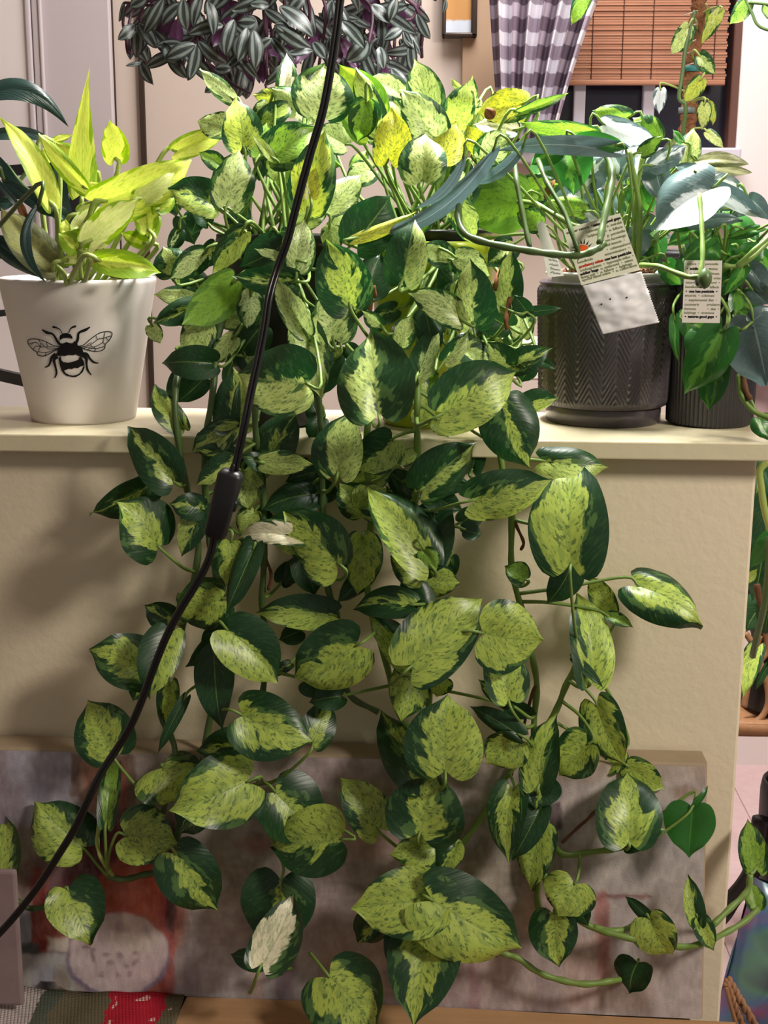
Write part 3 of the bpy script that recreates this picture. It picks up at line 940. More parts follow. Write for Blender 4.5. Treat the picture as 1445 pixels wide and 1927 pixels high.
# edge of a second canvas standing in front at the far left
q0 = at(-60, 1650, -.13); q1 = at(29, 1650, -.13); zq = at(15, 1640, -.13).z
t = NT('mottled_canvas')
co = t.node('ShaderNodeTexCoord').outputs['Object']
col = t.mix(t.noise(co, 22, 4), lin((108, 88, 92)), lin((158, 138, 138)))
tag(mesh_obj('small_canvas', *box(q0.x, q1.x, -.13, -.122, BENCH+.017, zq, .003), t.end(t.bsdf(col, .75, .2)), origin=(q0.x, -.12, BENCH+.017), smooth=False), 'mottled mauve canvas edge standing in front of the still life painting at far left', 'painting')

# ------------------------------------------------------------------ pots
def cone_hit(px, py, ax, ay, r0, z0, r1, z1, lift=0.0):
    d = ray(px, py); b = (r1-r0)/(z1-z0); a = r0-b*z0+lift
    ox, oy = CAM.x-ax, CAM.y-ay; k = a+b*CAM.z
    A = d.x**2+d.y**2-(b*d.z)**2; B = 2*(ox*d.x+oy*d.y-k*b*d.z); Cc = ox*ox+oy*oy-k*k
    q = B*B-4*A*Cc
    if q < 0: return None
    return CAM+d*((-B-math.sqrt(q))/(2*A))
def soil_disc(r, c, parent, mat=SOIL, bumpy=.004, seed=1):
    rr = random.Random(seed); vs = [V(c)]; fs = []
    for i in range(1, 7):
        for k in range(24):
            t = 2*math.pi*k/24; q = r*i/6
            vs.append(V(c)+V((q*math.cos(t), q*math.sin(t), rr.uniform(-bumpy, bumpy) if i < 6 else 0)))
    for k in range(24): fs.append((0, 1+k, 1+(k+1) % 24))
    for i in range(5):
        for k in range(24):
            a = 1+i*24+k; b = 1+i*24+(k+1) % 24; fs.append((a, b, b+24, a+24))
    vs2 = vs+[p-V((0, 0, .01)) for p in vs[-24:]]
    for k in range(24): fs.append((121+k, 121+(k+1) % 24, 145+(k+1) % 24, 145+k))
    return mesh_obj('soil', vs2, [f[::-1] if len(f) == 4 and max(f) >= 145 else f for f in fs], mat, parent)

Z = LEDGE
def base_on_ledge(px, py, wpx):
    p = at_z(px, py, Z); r = wpx*scl(p)/2; d = ray(px, py); return V((p.x+d.x/d.y*r, p.y+r, Z)), r

# --- white pot with a bee
WHITEPOT = plain('matte_white_ceramic', (226, 218, 214), .5, .4, var=.02, vscale=10)
bc, br0 = base_on_ledge(159, 801, 202)
zr = at(147, 521, bc.y).z; br1 = 146*scl(V((bc.x, bc.y, zr)))
bee_plant = thing('lime_pothos', bc, 'lime green pothos in a white tapered pot printed with a bee', 'potted plant')
H = zr-Z
P_ = [(.0001, .001), (br0-.006, .001), (br0-.001, .0), (br0, .003), (br1-.0008, H-.006), (br1, H-.003), (br1-.001, H-.0004), (br1-.003, H), (br1-.0055, H-.001), (br1-.0065, H-.006), (br1-.008, H-.03), (.0001, H-.032)]
bpot = mesh_obj('pot', *lathe(P_, bc, 96, False), WHITEPOT, bee_plant)
soil_disc(br1-.0075, bc+V((0, 0, H-.016)), bee_plant, seed=3)
INK = plain('black_ink', (14, 13, 15), .5, .3)
ivs, ifs = [], []
def zb(p): return (p[0]/4.817, 520+p[1]/4.817)
def bee_poly(pts, cuts=2):
    bm = bmesh.new(); vv = [bm.verts.new((*zb(p), 0)) for p in pts]
    es = [bm.edges.new((vv[i], vv[(i+1) % len(vv)])) for i in range(len(vv))]
    bmesh.ops.triangle_fill(bm, edges=es, use_beauty=True)
    bmesh.ops.subdivide_edges(bm, edges=list(bm.edges), cuts=cuts, use_grid_fill=True)
    bm.verts.index_update(); o = len(ivs)
    for v in bm.verts: ivs.append(cone_hit(v.co.x, v.co.y, bc.x, bc.y, br0, Z+.003, br1, zr-.006, .0005))
    for f in bm.faces: ifs.append(tuple(v.index+o for v in f.verts))
    bm.free()
def bee_line(pts, ws):
    P = smooth_path([V((*zb(p), 0)) for p in pts], 5); n = len(P); o = len(ivs)
    for i, p in enumerate(P):
        d = (P[min(i+1, n-1)]-P[max(0, i-1)]).normalized(); q = V((-d.y, d.x, 0))
        t = i/(n-1)*(len(ws)-1); k = min(int(t), len(ws)-2); wd = (ws[k]+(ws[k+1]-ws[k])*(t-k))/4.817/2
        for s in (-1, 1):
            e = p+q*wd*s; ivs.append(cone_hit(e.x, e.y, bc.x, bc.y, br0, Z+.003, br1, zr-.006, .0006))
    for i in range(n-1): ifs.append((o+2*i, o+2*i+1, o+2*i+3, o+2*i+2))
bee_poly([(540, 560), (545, 535), (570, 517), (600, 513), (635, 522), (655, 545), (658, 572), (640, 560), (605, 556), (570, 560), (545, 580)])
bee_poly([(536, 580), (545, 606), (570, 608), (600, 596), (640, 606), (664, 605), (672, 585), (700, 610), (706, 626), (740, 640), (755, 680), (740, 720), (712, 722), (690, 708), (660, 716), (620, 712), (590, 722), (556, 720), (530, 722), (500, 712), (520, 690), (520, 650), (548, 636), (530, 610)])
bee_poly([(530, 745), (552, 720), (556, 760), (575, 778), (620, 784), (680, 768), (716, 752), (722, 722), (745, 745), (760, 770), (766, 800), (752, 812), (735, 815), (700, 835), (680, 828), (650, 842), (625, 836), (600, 848), (584, 850), (584, 862), (600, 880), (630, 895), (660, 900), (690, 895), (722, 878), (742, 850), (756, 815), (766, 800), (766, 830), (750, 868), (720, 896), (690, 912), (660, 914), (630, 908), (600, 900), (575, 882), (556, 850), (545, 815)])
bee_line([(565, 520), (545, 485), (510, 465), (475, 457)], [7, 8, 14, 20]); bee_line([(622, 515), (635, 485), (655, 462), (688, 452)], [7, 8, 14, 20])
bee_line([(545, 618), (520, 590), (495, 545), (470, 520), (425, 510), (380, 484)], [22, 22, 18, 18, 26, 12]); bee_line([(680, 620), (705, 575), (712, 520), (735, 500), (775, 485), (815, 460)], [26, 22, 18, 22, 26, 12])
bee_line([(505, 705), (470, 735), (455, 780), (440, 810), (405, 826)], [34, 26, 18, 16, 8]); bee_line([(520, 725), (490, 760), (505, 830), (512, 880), (495, 922)], [34, 26, 18, 18, 10])
bee_line([(735, 700), (785, 705), (815, 745), (850, 778), (893, 788)], [30, 26, 18, 18, 8]); bee_line([(735, 712), (780, 740), (785, 800), (795, 850), (828, 895)], [30, 28, 18, 20, 8])
LW = [(548, 640), (480, 625), (410, 592), (340, 570), (270, 570), (250, 590), (262, 622), (300, 665), (335, 690), (342, 715), (400, 722), (450, 700), (500, 672), (548, 648)]
RW = [(690, 640), (760, 620), (820, 570), (900, 515), (970, 500), (1010, 508), (1014, 535), (990, 580), (955, 615), (950, 650), (920, 672), (860, 680), (790, 665), (740, 648), (690, 642)]
bee_line(LW, [8, 8]); bee_line(RW, [8, 8])
for l in ([(262, 612), (330, 600), (370, 640), (360, 590), (345, 572)], [(300, 660), (328, 632), (368, 640), (430, 640), (500, 640)], [(365, 640), (352, 682), (420, 690), (510, 660)], [(285, 620), (300, 600)], [(335, 690), (352, 682)], [(405, 640), (375, 605)], [(420, 690), (405, 722)], [(415, 645), (450, 660), (520, 652)], [(430, 640), (420, 600)],
          [(740, 640), (820, 620), (890, 570), (940, 560), (985, 545), (1010, 540)], [(885, 572), (870, 540)], [(940, 562), (952, 510)], [(820, 620), (850, 640), (930, 600), (940, 560)], [(850, 640), (870, 655), (945, 635)], [(760, 645), (850, 640)], [(800, 655), (870, 655), (850, 680)], [(955, 615), (930, 600)], [(960, 560), (985, 580)], [(790, 620), (830, 600)]):
    bee_line(l, [6, 6])
mesh_obj('bee_print', ivs, ifs, INK, bpot, smooth=False)

# --- charcoal pot with a herringbone relief
CHAR = plain('charcoal_glaze', (66, 60, 64), .2, .55, var=.1, vscale=30)
cc, cr = base_on_ledge(1133, 807, 223)
cs = scl(V((cc.x, cc.y, 1.07)))
czr = at(1143, 528, cc.y).z; CH = czr-Z; R0, R1 = 120*cs, 128.5*cs; zf = 38*cs
blue_plant = thing('blue_pothos', cc, 'blue green split leaf pothos in a charcoal pot with herringbone relief', 'potted plant')
mesh_obj('foot', *lathe([(.0001, .0005), (cr-.002, .0), (cr, .002), (cr, zf-.004), (cr-.002, zf), (cr-.01, zf+.001)], cc, 96, False), CHAR, blue_plant)
NS, NZ = 440, 96; vs = []; fs = []
zz0, zz1 = zf-.002, CH-.004
for i in range(NZ+1):
    z = zz0+(zz1-zz0)*i/NZ; r = R0+(R1-R0)*i/NZ
    edge = min(1, min(i, NZ-i)/5)
    for k in range(NS):
        t = 2*math.pi*k/NS; u = (t*8/math.pi+.35) % 1.0; tri = abs(2*u-1)
        ph = (z*135+tri*3.4) % 1.0
        g = max(0, 1-abs(ph-.5)/.30); seam = min(1, tri/.08, (1-tri)/.08)
        r_ = r - (1-edge)**2*.002 + .0020*edge*(g**.8)*seam
        vs.append(cc+V((r_*math.cos(t), r_*math.sin(t), z)))
for i in range(NZ):
    for k in range(NS):
        k2 = (k+1) % NS; fs.append((i*NS+k, i*NS+k2, (i+1)*NS+k2, (i+1)*NS+k))
mesh_obj('pot', vs, fs, CHAR, blue_plant)
mesh_obj('rim', *lathe([(R1-.002, CH-.0045), (R1-.0004, CH-.002), (R1-.002, CH), (R1-.0055, CH), (R1-.0065, CH-.004), (R1-.0065, CH-.06), (.0001, CH-.062)], cc, 96, False), CHAR, blue_plant)
t = NT('frosted_plastic')
FROST = t.end(t.bsdf(lin((214, 212, 206)), .4, .5, 0, None, **{'Transmission Weight': .35}))
nr_ = 104*cs; zn = at(1142, 512, cc.y).z-Z
mesh_obj('nursery_pot', *lathe([(.02, CH-.055), (nr_-.004, CH-.05), (nr_, CH-.002), (nr_+.0005, zn-.005), (nr_+.006, zn-.003), (nr_+.0068, zn), (nr_+.005, zn+.0012), (nr_-.0005, zn), (nr_-.002, zn-.004), (nr_-.004, CH-.03), (.0001, CH-.032)], cc, 72, False), FROST, blue_plant)
soil_disc(nr_-.0045, cc+V((0, 0, zn-.004)), blue_plant, BARK, .003, 5)
rb = random.Random(4)
cv_, cf_ = [], []
for i in range(150):
    a = rb.uniform(0, 6.28); q = (nr_-.01)*math.sqrt(rb.random()); p = cc+V((q*math.cos(a), q*math.sin(a), zn-.002+rb.random()*.003)); s = rb.uniform(.002, .0045)
    b = box(-s, s, -s*.7, s*.7, -s*.5, s*.5); m = Matrix.Rotation(rb.uniform(0, 6), 3, V((rb.random(), rb.random(), rb.random()+.1)))
    cv_, cf_ = join((cv_, cf_), ([p+m @ v for v in b[0]], b[1]))
tag(mesh_obj('bark_chips', cv_, cf_, BARK, blue_plant, smooth=False), kind='stuff')

# --- lime glazed pot and black nursery pot behind the trailing leaves
LIMEGL = plain('lime_glaze', (170, 182, 44), .25, .5, var=.12, vscale=14)
def simple_pot(root, c, r0, r1, h, mat, lip=.004, name='pot', rimmat=None, n=72, fn=None):
    mesh_obj(name, *lathe([(.0001, .001), (r0-.003, .0), (r0, .003), (r1, h-.012), (r1+lip*.2, h-.010), (r1+lip, h-.008), (r1+lip, h-.001), (r1+lip-.001, h), (r1-.001, h), (r1-.003, h-.004), (r1-.005, h-.03), (.0001, h-.031)], c, n, False, fn), mat, root)
lc = V((at(812, 600, .075).x, .082, Z)); lh = at(812, 452, .082).z-Z
lime_plant = thing('trailing_pothos', lc, 'large trailing variegated pothos in a lime green pot, right of the black cord', 'potted plant')
simple_pot(lime_plant, lc, .05, .064, lh, LIMEGL, .003)
mesh_obj('liner', *lathe([(.06, lh-.012), (.0595, lh+.006), (.063, lh+.008), (.0625, lh+.011), (.058, lh+.010), (.056, lh-.01), (.0001, lh-.012)], lc, 60, False), BLACK_PLASTIC, lime_plant)
soil_disc(.0555, lc+V((0, 0, lh-.004)), lime_plant, seed=8)
kc = V((at(520, 600, .06).x, .065, Z)); kh = at(520, 440, .065).z-Z
black_plant = thing('trailing_pothos', kc, 'trailing variegated pothos in a black nursery pot, between bee pot and lime pot', 'potted plant')
simple_pot(black_plant, kc, .042, .056, kh, BLACK_PLASTIC, .004)
soil_disc(.05, kc+V((0, 0, kh-.012)), black_plant, seed=9)

# --- ribbed dark pot at the right
RIB = plain('ribbed_charcoal', (52, 50, 54), .3, .5, var=.2, vscale=40)
rc = V((at(1345, 600, .1).x, .1, Z)); rh = at(1345, 520, .1).z-Z; rr0 = 84*scl(rc)
green_plant = thing('heartleaf_philodendron', rc, 'green and blue leaved plant in a dark ribbed pot at the right end', 'potted plant')
simple_pot(green_plant, rc, rr0*.93, rr0, rh, RIB, .003, n=240, fn=lambda t, i, z: .0012*math.cos(t*60) if 1 < i < 5 else 0)
soil_disc(rr0-.006, rc+V((0, 0, rh-.012)), green_plant, seed=10)

# ------------------------------------------------------------------ vines of the trailing pothos (photo pixels, cm behind the wall face)
VINES = {
 'black': ["520,470,3 500,560,-1 488,700,-4.5 480,800,-5.5 494,900,-4 497,1040,-4 493,1140,-3.5 503,1215,-3.5 496,1290,-3.5 480,1400,-3.5 470,1490,-4 440,1550,-5",
           "500,480,4 420,600,0 400,740,-4.5 385,860,-5 392,1000,-3.5 408,1100,-3.5 411,1200,-3.5 400,1320,-3.5 380,1420,-4 350,1500,-5 330,1590,-6",
           "540,460,3 575,600,-1 600,760,-4.5 606,900,-4 610,1040,-4 618,1110,-4 634,1160,-4 645,1260,-3.5 660,1310,-3.5 712,1340,-3.5",
           "470,500,4 360,640,2 330,740,-4 340,860,-4.5 360,960,-4 372,1050,-4 330,1230,-4 300,1330,-5 330,1420,-6 300,1560,-7 302,1632,-7 262,1648,-7.5 232,1655,-8 205,1650,-8",
           "-30,1660,-9 0,1672,-9 28,1692,-9 55,1709,-9 80,1708,-9 100,1704,-9"],
 'lime': ["800,470,4 790,600,-1 785,760,-5 785,900,-5 778,1000,-4 808,1080,-4 812,1145,-4.5 809,1280,-4.5 806,1350,-5 812,1450,-6 826,1560,-7 818,1620,-8 800,1690,-8 760,1760,-9",
          "860,470,4 900,620,0 930,760,-4.5 945,880,-5 962,960,-4.5 963,1070,-4 985,1160,-4 1000,1230,-4 1010,1290,-4 1005,1380,-4.5 1022,1480,-5 1028,1570,-5.5 1016,1640,-6 1012,1700,-6 1030,1740,-7",
          "830,480,2 760,620,-3 700,760,-5 690,860,-5 700,960,-4 690,1100,-4 730,1260,-4 745,1330,-4.5 780,1400,-5 770,1500,-6 800,1600,-7 780,1700,-9",
          "1093,1235,-5 1065,1290,-5 1042,1345,-5 1000,1400,-5 948,1470,-5 905,1540,-5.5 860,1600,-6.5",
          "1030,1560,-5 1056,1606,-6 1110,1604,-6.5 1172,1595,-8",
          "920,1785,-9 950,1795,-9 976,1804,-9 1010,1828,-9 1050,1843,-9 1100,1852,-9 1150,1846,-8.4 1185,1838,-7 1205,1818,-6.8",
          "1020,1640,-7 1060,1710,-8 1115,1745,-8.5 1155,1758,-9 1225,1774,-9 1280,1782,-9 1320,1776,-9 1352,1762,-8.5 1395,1738,-7 1426,1711,-5.5",
          "1115,1745,-8.5 1160,1752,-8.5 1200,1740,-7.2 1226,1728,-6.8",
          "1340,1742,-8.5 1375,1708,-7 1405,1678,-6 1412,1645,-5.5"]}
ROOTS = {'lime': ["962,960,-4.5 972,990,-4.5 985,1020,-4.7 980,1035,-4.6", "950,955,-5 940,965,-5", "1057,1586,-6 1090,1555,-5.5 1102,1545,-5.5 1122,1525,-5", "1010,1290,-4 1000,1310,-4.5 962,1460,-5", "1108,1290,-5 1094,1245,-5", "920,1785,-9 935,1800,-9.5"],
         'black': ["497,1045,-4 510,1080,-4 505,1110,-4", "503,1215,-3.6 512,1208,-4", "470,1450,-4 490,1462,-4"]}
BROWNROOT = {'pale': "188,1545,-8 183,1585,-8 192,1618,-8.5 214,1650,-8"}
PATHS = {}
for key, root in (('black', black_plant), ('lime', lime_plant)):
    PATHS[key] = []
    for s in VINES[key]:
        o, sp = vine(root, px_path(s), .0032, STEM if key == 'lime' else STEM_DARK)
        PATHS[key] += [(p, pix(p)) for p in sp]
    for s in ROOTS[key]: vine(root, px_path(s), .0016, ROOT, 'aerial_root')
vine(black_plant, px_path(BROWNROOT['pale']), .0022, STEM_PALE, 'aerial_root')

def node_for(key, e, B, mid, soil, rs, r):
    bx, by, tx, ty = e[:4]
    ul = math.hypot(bx-tx, by-ty) or 1; ux, uy = (bx-tx)/ul, (by-ty)/ul
    best = None
    for p, (qx, qy) in PATHS.get(key, []):
        if by < 770 and qy < by-40: continue
        dx, dy = qx-bx, qy-by; dd = math.hypot(dx, dy)
        if dd < 8 or dd > 230: continue
        c = (dx*ux+dy*uy)/dd
        cost = dd*(1.5-c)+max(0, (p.y-B.y)*-400)
        if best is None or cost < best[0]: best = (cost, p)
    if by < 760 and (best is None or r.random() < .75):
        a = r.uniform(0, 6.28); q = rs*math.sqrt(r.random())*.9
        return soil+V((q*math.cos(a), q*math.sin(a), 0))
    if best is None: return at(bx+ux*60, by+uy*60, min(-.012, B.y+.03))
    return best[1]
def grow(root, key, entries, soil, rs, seed0, stem=STEM, rad=.0017):
    r = random.Random(seed0)
    for i, (e, x) in enumerate(entries):
        o, B, mid, n, mx = place_leaf(root, e, seed0+i, x)
        nd = node_for(key, e, B, mid, soil, rs, r)
        petiole(o, mx, B, mid, nd, rad, stem)
crown = parse(LEAVES_CROWN)
left = [q for q in crown if (q[0][0] < 640)]; right = [q for q in crown if not (q[0][0] < 640)]
rf = random.Random(21)
def filler(n, x0, x1, y0, y1, d0, d1, codes, sz=(38, 64)):
    out = []
    for i in range(n):
        x, y_ = rf.uniform(x0, x1), rf.uniform(y0, y1); a = rf.uniform(-1.2, 1.2)+(math.pi if rf.random() < .35 else 0); L = rf.uniform(*sz)
        out.append(([x, y_, x+L*math.sin(a), y_+L*math.cos(a), L*rf.uniform(.7, .95), rf.uniform(d0, d1), rf.choice(codes)], {}))
    return out
left += filler(26, 320, 640, 330, 740, 1, 11, 'gdmcg')
right += filler(26, 640, 1000, 300, 740, 1, 12, 'gdmcg')
left += filler(16, 480, 640, 200, 330, 6, 14, 'mmn'); right += filler(22, 640, 960, 190, 330, 7, 15, 'mmny')
right += filler(16, 690, 960, 470, 740, -4, -.5, 'mcrgm', (58, 84)); left += filler(10, 330, 640, 430, 740, -3.5, -1, 'mcrgd', (56, 80))
left += filler(12, 370, 650, 780, 1120, -3, -1.5, 'ggd'); right += filler(12, 650, 900, 780, 1120, -3, -1.5, 'ggd')
grow(black_plant, 'black', left, kc+V((0, 0, kh-.012)), .048, 1000)
grow(lime_plant, 'lime', right, lc+V((0, 0, lh-.004)), .052, 3000)
grow(bee_plant, 'none', parse(LEAVES_BEEPLANT), bc+V((-.01, .0, H-.016)), .035, 5000, STEM_PALE, .0026)
rightpot = parse(LEAVES_RIGHTPOT)+filler(16, 1000, 1250, 300, 440, 4, 13, ['b', 'n', 'bm', 'G', 'bw', 'b'], (56, 84))+filler(6, 1160, 1260, 430, 500, 3, 10, ['G', 'b'], (46, 66))
grow(blue_plant, 'none', rightpot, cc+V((0, 0, zn-.004)), .04, 6000, STEM, .0014)
grow(green_plant, 'none', parse(LEAVES_RIGHTRIBBED)+filler(14, 1260, 1440, 400, 640, 2, 9, ['G', 'G', 'b', 'g2'], (50, 80)), rc+V((0, 0, rh-.012)), .035, 7000, STEM, .0015)
# thick stems of the split leaf plant that arch out in front of its pot
for s, m, rad in (("868,368,-3 862,405,-5 875,440,-7 920,458,-8 985,470,-8.5 1040,478,-8.5 1090,480,-8.5 1120,470,-8.5 1138,458,-8", STEM_DARK, .0034), ("967,285,-2 972,340,-5 985,410,-7 997,466,-8.5", STEM_DARK, .0024),
            ("1012,300,-2 1030,345,-5 1062,400,-7 1080,450,-8.5 1090,478,-8.5", STEM_DARK, .0024), ("1138,285,-1 1152,320,-3 1148,360,-5 1135,420,-7 1128,458,-8.3", STEM_DARK, .0032),
            ("975,380,3 1010,385,1 1070,420,-1 1100,430,-2", STEM, .0026), ("1183,285,0 1192,330,1 1204,400,2 1200,500,4", STEM, .0026), ("1210,290,3 1198,370,3 1190,500,4", STEM, .0022)):
    vine(blue_plant, px_path(s), rad, m, 'stem')
for s, m, rad in (("1205,499,-4 1240,502,-6 1290,520,-7.5 1316,521,-8", STEM, .0025), ("1316,365,-3 1320,420,-5 1322,480,-7 1317,521,-8", STEM, .0023), ("1360,500,-3 1390,500,-3 1420,480,-3 1460,440,-2", STEM, .0023),
            ("1385,502,-3 1420,470,-3.5 1460,435,-3", STEM, .0023), ("1390,705,-2 1396,745,-3 1420,775,-3.5 1460,790,-4", STEM, .0028), ("1398,690,-2 1402,730,-3 1412,752,-3.5", ROOT, .0028)):
    vine(green_plant, px_path(s), rad, m, 'stem')
nb, nbf = lathe([(.0001, -.009), (.004, -.007), (.0062, -.002), (.0064, .002), (.0045, .007), (.0001, .010)], at(1326, 525, -.085), 20, False)
mesh_obj('new_leaf_bud', nb, nbf, STEM_DARK, green_plant)
# damaged brown tips
DRY = plain('dry_leaf_brown', (112, 74, 48), .85, .1, var=.3, vscale=90)
def dry(root, e, seed):
    o, B, mid, n, mx = place_leaf(root, e, seed, {'fold': .3, 'bend': .15}); o.data.materials[0] = DRY; o.name = 'dry_leaf'; o['label'] = 'withered brown leaf'
dry(bee_plant, [180, 500, 192, 458, 22, -3, 'o'], 1); dry(bee_plant, [48, 408, 36, 376, 20, 0, 'o'], 2); dry(bee_plant, [205, 518, 235, 512, 16, -1, 'o'], 3)
dry(lime_plant, [928, 222, 914, 204, 28, 2.2, 'o'], 4); dry(blue_plant, [1026, 372, 1044, 338, 18, 3, 'o'], 5)
# withered sheaths among the stems
for s in ("705,560,-4 702,540,-4 695,590,-4", "960,560,-4 952,600,-5 955,620,-5", "940,510,-3 930,545,-4"):
    vine(lime_plant, px_path(s), .0022, DRY, 'dry_sheath')

# strap leaved plant at the far left, its pot out of the frame
sp_c = V((at(-170, 600, .12).x, .10, Z))
strap = thing('strap_leaf_plant', sp_c, 'dark green plant with long narrow arching leaves left of the bee pot', 'potted plant')
simple_pot(strap, sp_c, .04, .052, .11, BLACK_PLASTIC); soil_disc(.046, sp_c+V((0, 0, .1)), strap, seed=11)
for i, (e, x) in enumerate(parse(LEAVES_DARKPLANT)):
    o, B, mid, n, mx = place_leaf(strap, e, 8000+i, x)
    petiole(o, mx, B, mid, sp_c+V((.01*math.sin(i*2), .01*math.cos(i*3), .1)), .0022, STEM_DARK)
for s in ("12,310,14 40,345,12 56,360,11", "97,372,9 108,400,8 116,416,8"): vine(strap, px_path(s), .002, STEM_DARK, 'stem')

# black chair back behind the ledge at the left
yk = .75
def kp(x, y_, d=0): return at(x, y_, yk+d)
ch0 = at(40, 700, yk)
chair = thing('ladder_back_chair', (ch0.x, yk, 0), 'black ladder back chair standing behind the ledge at far left', 'chair')
BLKP = plain('black_lacquer', (24, 24, 26), .35, .5)
def rail(pts, th, name='rail'):
    P = smooth_path(pts, 6); vs = []; fs = []
    for p in P:
        for (dy, dz) in ((-.008, -th/2), (.008, -th/2), (.008, th/2), (-.008, th/2)): vs.append(p+V((0, dy, dz)))
    for i in range(len(P)-1):
        for k in range(4):
            a = i*4+k; b = i*4+(k+1) % 4; fs.append((a, b, b+4, a+4))
    fs += [(3, 2, 1, 0), tuple((len(P)-1)*4+k for k in range(4))]
    mesh_obj(name, vs, fs, BLKP, chair, smooth=False)
rail([kp(-200, 300, .02), kp(-40, 322, .03), kp(60, 318, .03), kp(140, 312, .01)], .016)
rail([kp(-200, 330, .02), kp(-40, 362, .03), kp(60, 362, .03), kp(140, 350, .01)], .018)
rail([kp(-200, 560, .02), kp(-40, 590, .03), kp(60, 580, .03), kp(140, 566, .01)], .010)
rail([kp(-200, 690, .02), kp(-40, 700, .03), kp(30, 712, .03), kp(140, 740, .01)], .018)
pt = kp(145, 300)
for x in (kp(145, 300).x, kp(-205, 300).x):
    mesh_obj('post', *box(x-.012, x+.012, yk-.012, yk+.012, 0, kp(0, 290).z, .003), BLKP, chair)
for x in (kp(145, 300).x, kp(-205, 300).x): mesh_obj('leg', *box(x-.012, x+.012, yk+.38, yk+.40, 0, .44, .003), BLKP, chair)
mesh_obj('seat', *box(kp(-205, 300).x-.01, kp(145, 300).x+.01, yk-.01, yk+.42, .44, .465, .004), BLKP, chair)

# ------------------------------------------------------------------ hanging striped spiderwort behind
hy = .62
hb = at(520, -150, hy)
sw = thing('hanging_spiderwort', hb, 'hanging purple and silver striped wandering plant, cropped by the top edge', 'hanging plant')
simple_pot(sw, hb-V((0, 0, .06)), .07, .09, .10, WHITEPOT); soil_disc(.083, hb+V((0, 0, .03)), sw, seed=12)
poly = [(222, -40), (222, 30), (245, 120), (262, 150), (300, 95), (340, 145), (385, 140), (410, 165), (430, 185), (470, 180), (520, 150), (600, 150), (680, 150), (745, 165), (775, 150), (790, 110), (800, 60), (825, 20), (760, -40)]
def inside(x, y_):
    c = False; n = len(poly)
    for i in range(n):
        (x1, y1), (x2, y2) = poly[i], poly[(i+1) % n]
        if (y1 > y_) != (y2 > y_) and x < (x2-x1)*(y_-y1)/(y2-y1)+x1: c = not c
    return c
rz = random.Random(31)
z_leaves = [  # seen one by one along the hanging edge
 (252, 48, 222, 75, 30, .58), (262, 45, 295, 92, 34, .58), (258, 50, 256, 110, 32, .6), (266, 120, 288, 160, 32, .58), (266, 118, 236, 124, 12, .58), (232, 5, 224, 42, 14, .6), (330, 100, 312, 112, 60, .55),
 (365, 85, 311, 110, 36, .54), (375, 80, 427, 121, 36, .54), (318, 100, 352, 148, 34, .6), (352, 105, 405, 160, 36, .57), (345, 0, 352, 58, 34, .52), (392, 5, 402, 68, 30, .53), (440, 40, 424, 106, 34, .52), (465, 55, 447, 117, 34, .52), (478, 60, 480, 130, 38, .52),
 (530, 15, 590, 68, 40, .5), (520, 45, 548, 60, 26, .5), (520, 50, 584, 92, 36, .5), (545, 100, 590, 95, 24, .51), (645, 42, 687, 92, 34, .5), (690, 80, 652, 115, 44, .52), (755, 55, 722, 75, 26, .52), (715, 90, 722, 130, 30, .5), (700, 10, 735, 45, 34, .52), (745, 0, 733, 40, 30, .51),
 (785, 28, 809, 75, 28, .56), (760, 62, 792, 105, 18, .55), (738, 130, 770, 165, 32, .54), (760, 60, 775, 90, 20, .55), (420, 145, 385, 175, 26, .58), (405, 130, 436, 128, 30, .58), (770, 100, 782, 135, 22, .56), (838, 0, 832, 25, 12, .6), (590, 80, 612, 110, 30, .52), (275, -5, 245, 12, 32, .58), (440, 18, 500, -6, 34, .54), (480, 42, 446, 42, 34, .53), (505, 10, 470, 8, 26, .54)]
for i, (bx, by, tx, ty, w_, d) in enumerate(z_leaves):
    place_leaf(sw, [bx, by, tx, ty, w_, d*100, 'z'], 9000+i, {'bend': .12, 'fold': .15}, 14, 8)
k = 0
while k < 205:
    x, y_ = rz.uniform(220, 830), rz.uniform(-40, 185)
    if not inside(x, y_): continue
    a = rz.gauss((x-520)/620*.9, .55); L = rz.uniform(46, 74); ty = y_+L*math.cos(a); tx = x+L*math.sin(a)
    if not inside(tx, ty-14): continue
    place_leaf(sw, [x, y_, tx, ty, rz.uniform(24, 34), rz.uniform(54, 80), 'z'], 9500+k, {'bend': rz.uniform(.05, .2), 'fold': .2, 'u': 1 if rz.random() < .22 else 0}, 12, 8); k += 1
def spx(x, y_, d): return at(x, y_, d)
for i in range(22):
    x = rz.uniform(240, 800); y1 = 60+100*rz.random()
    if not inside(x, y1): continue
    pts = [hb+V((rz.uniform(-.06, .06), -.02, .04)), spx((x+520)/2, -60, .6), spx(x, 10, .6+rz.uniform(-.05, .12)), spx(x+rz.uniform(-14, 14), y1, .6+rz.uniform(-.05, .12))]
    mesh_obj('trailing_stem', *tube(smooth_path(pts, 5), .0024, 6), PURPLE_STEM, sw)
for s in ("292,126,58 305,112,58 330,95,58", "268,8,58 235,5,60", "345,8,56 270,10,58", "790,5,56 775,35,56 750,38,55", "800,-10,56 820,0,58", "470,175,60 440,160,60 420,140,60", "500,160,62 505,190,62"):
    mesh_obj('trailing_stem', *tube(smooth_path(px_path(s), 5), .002, 6), PURPLE_STEM, sw)

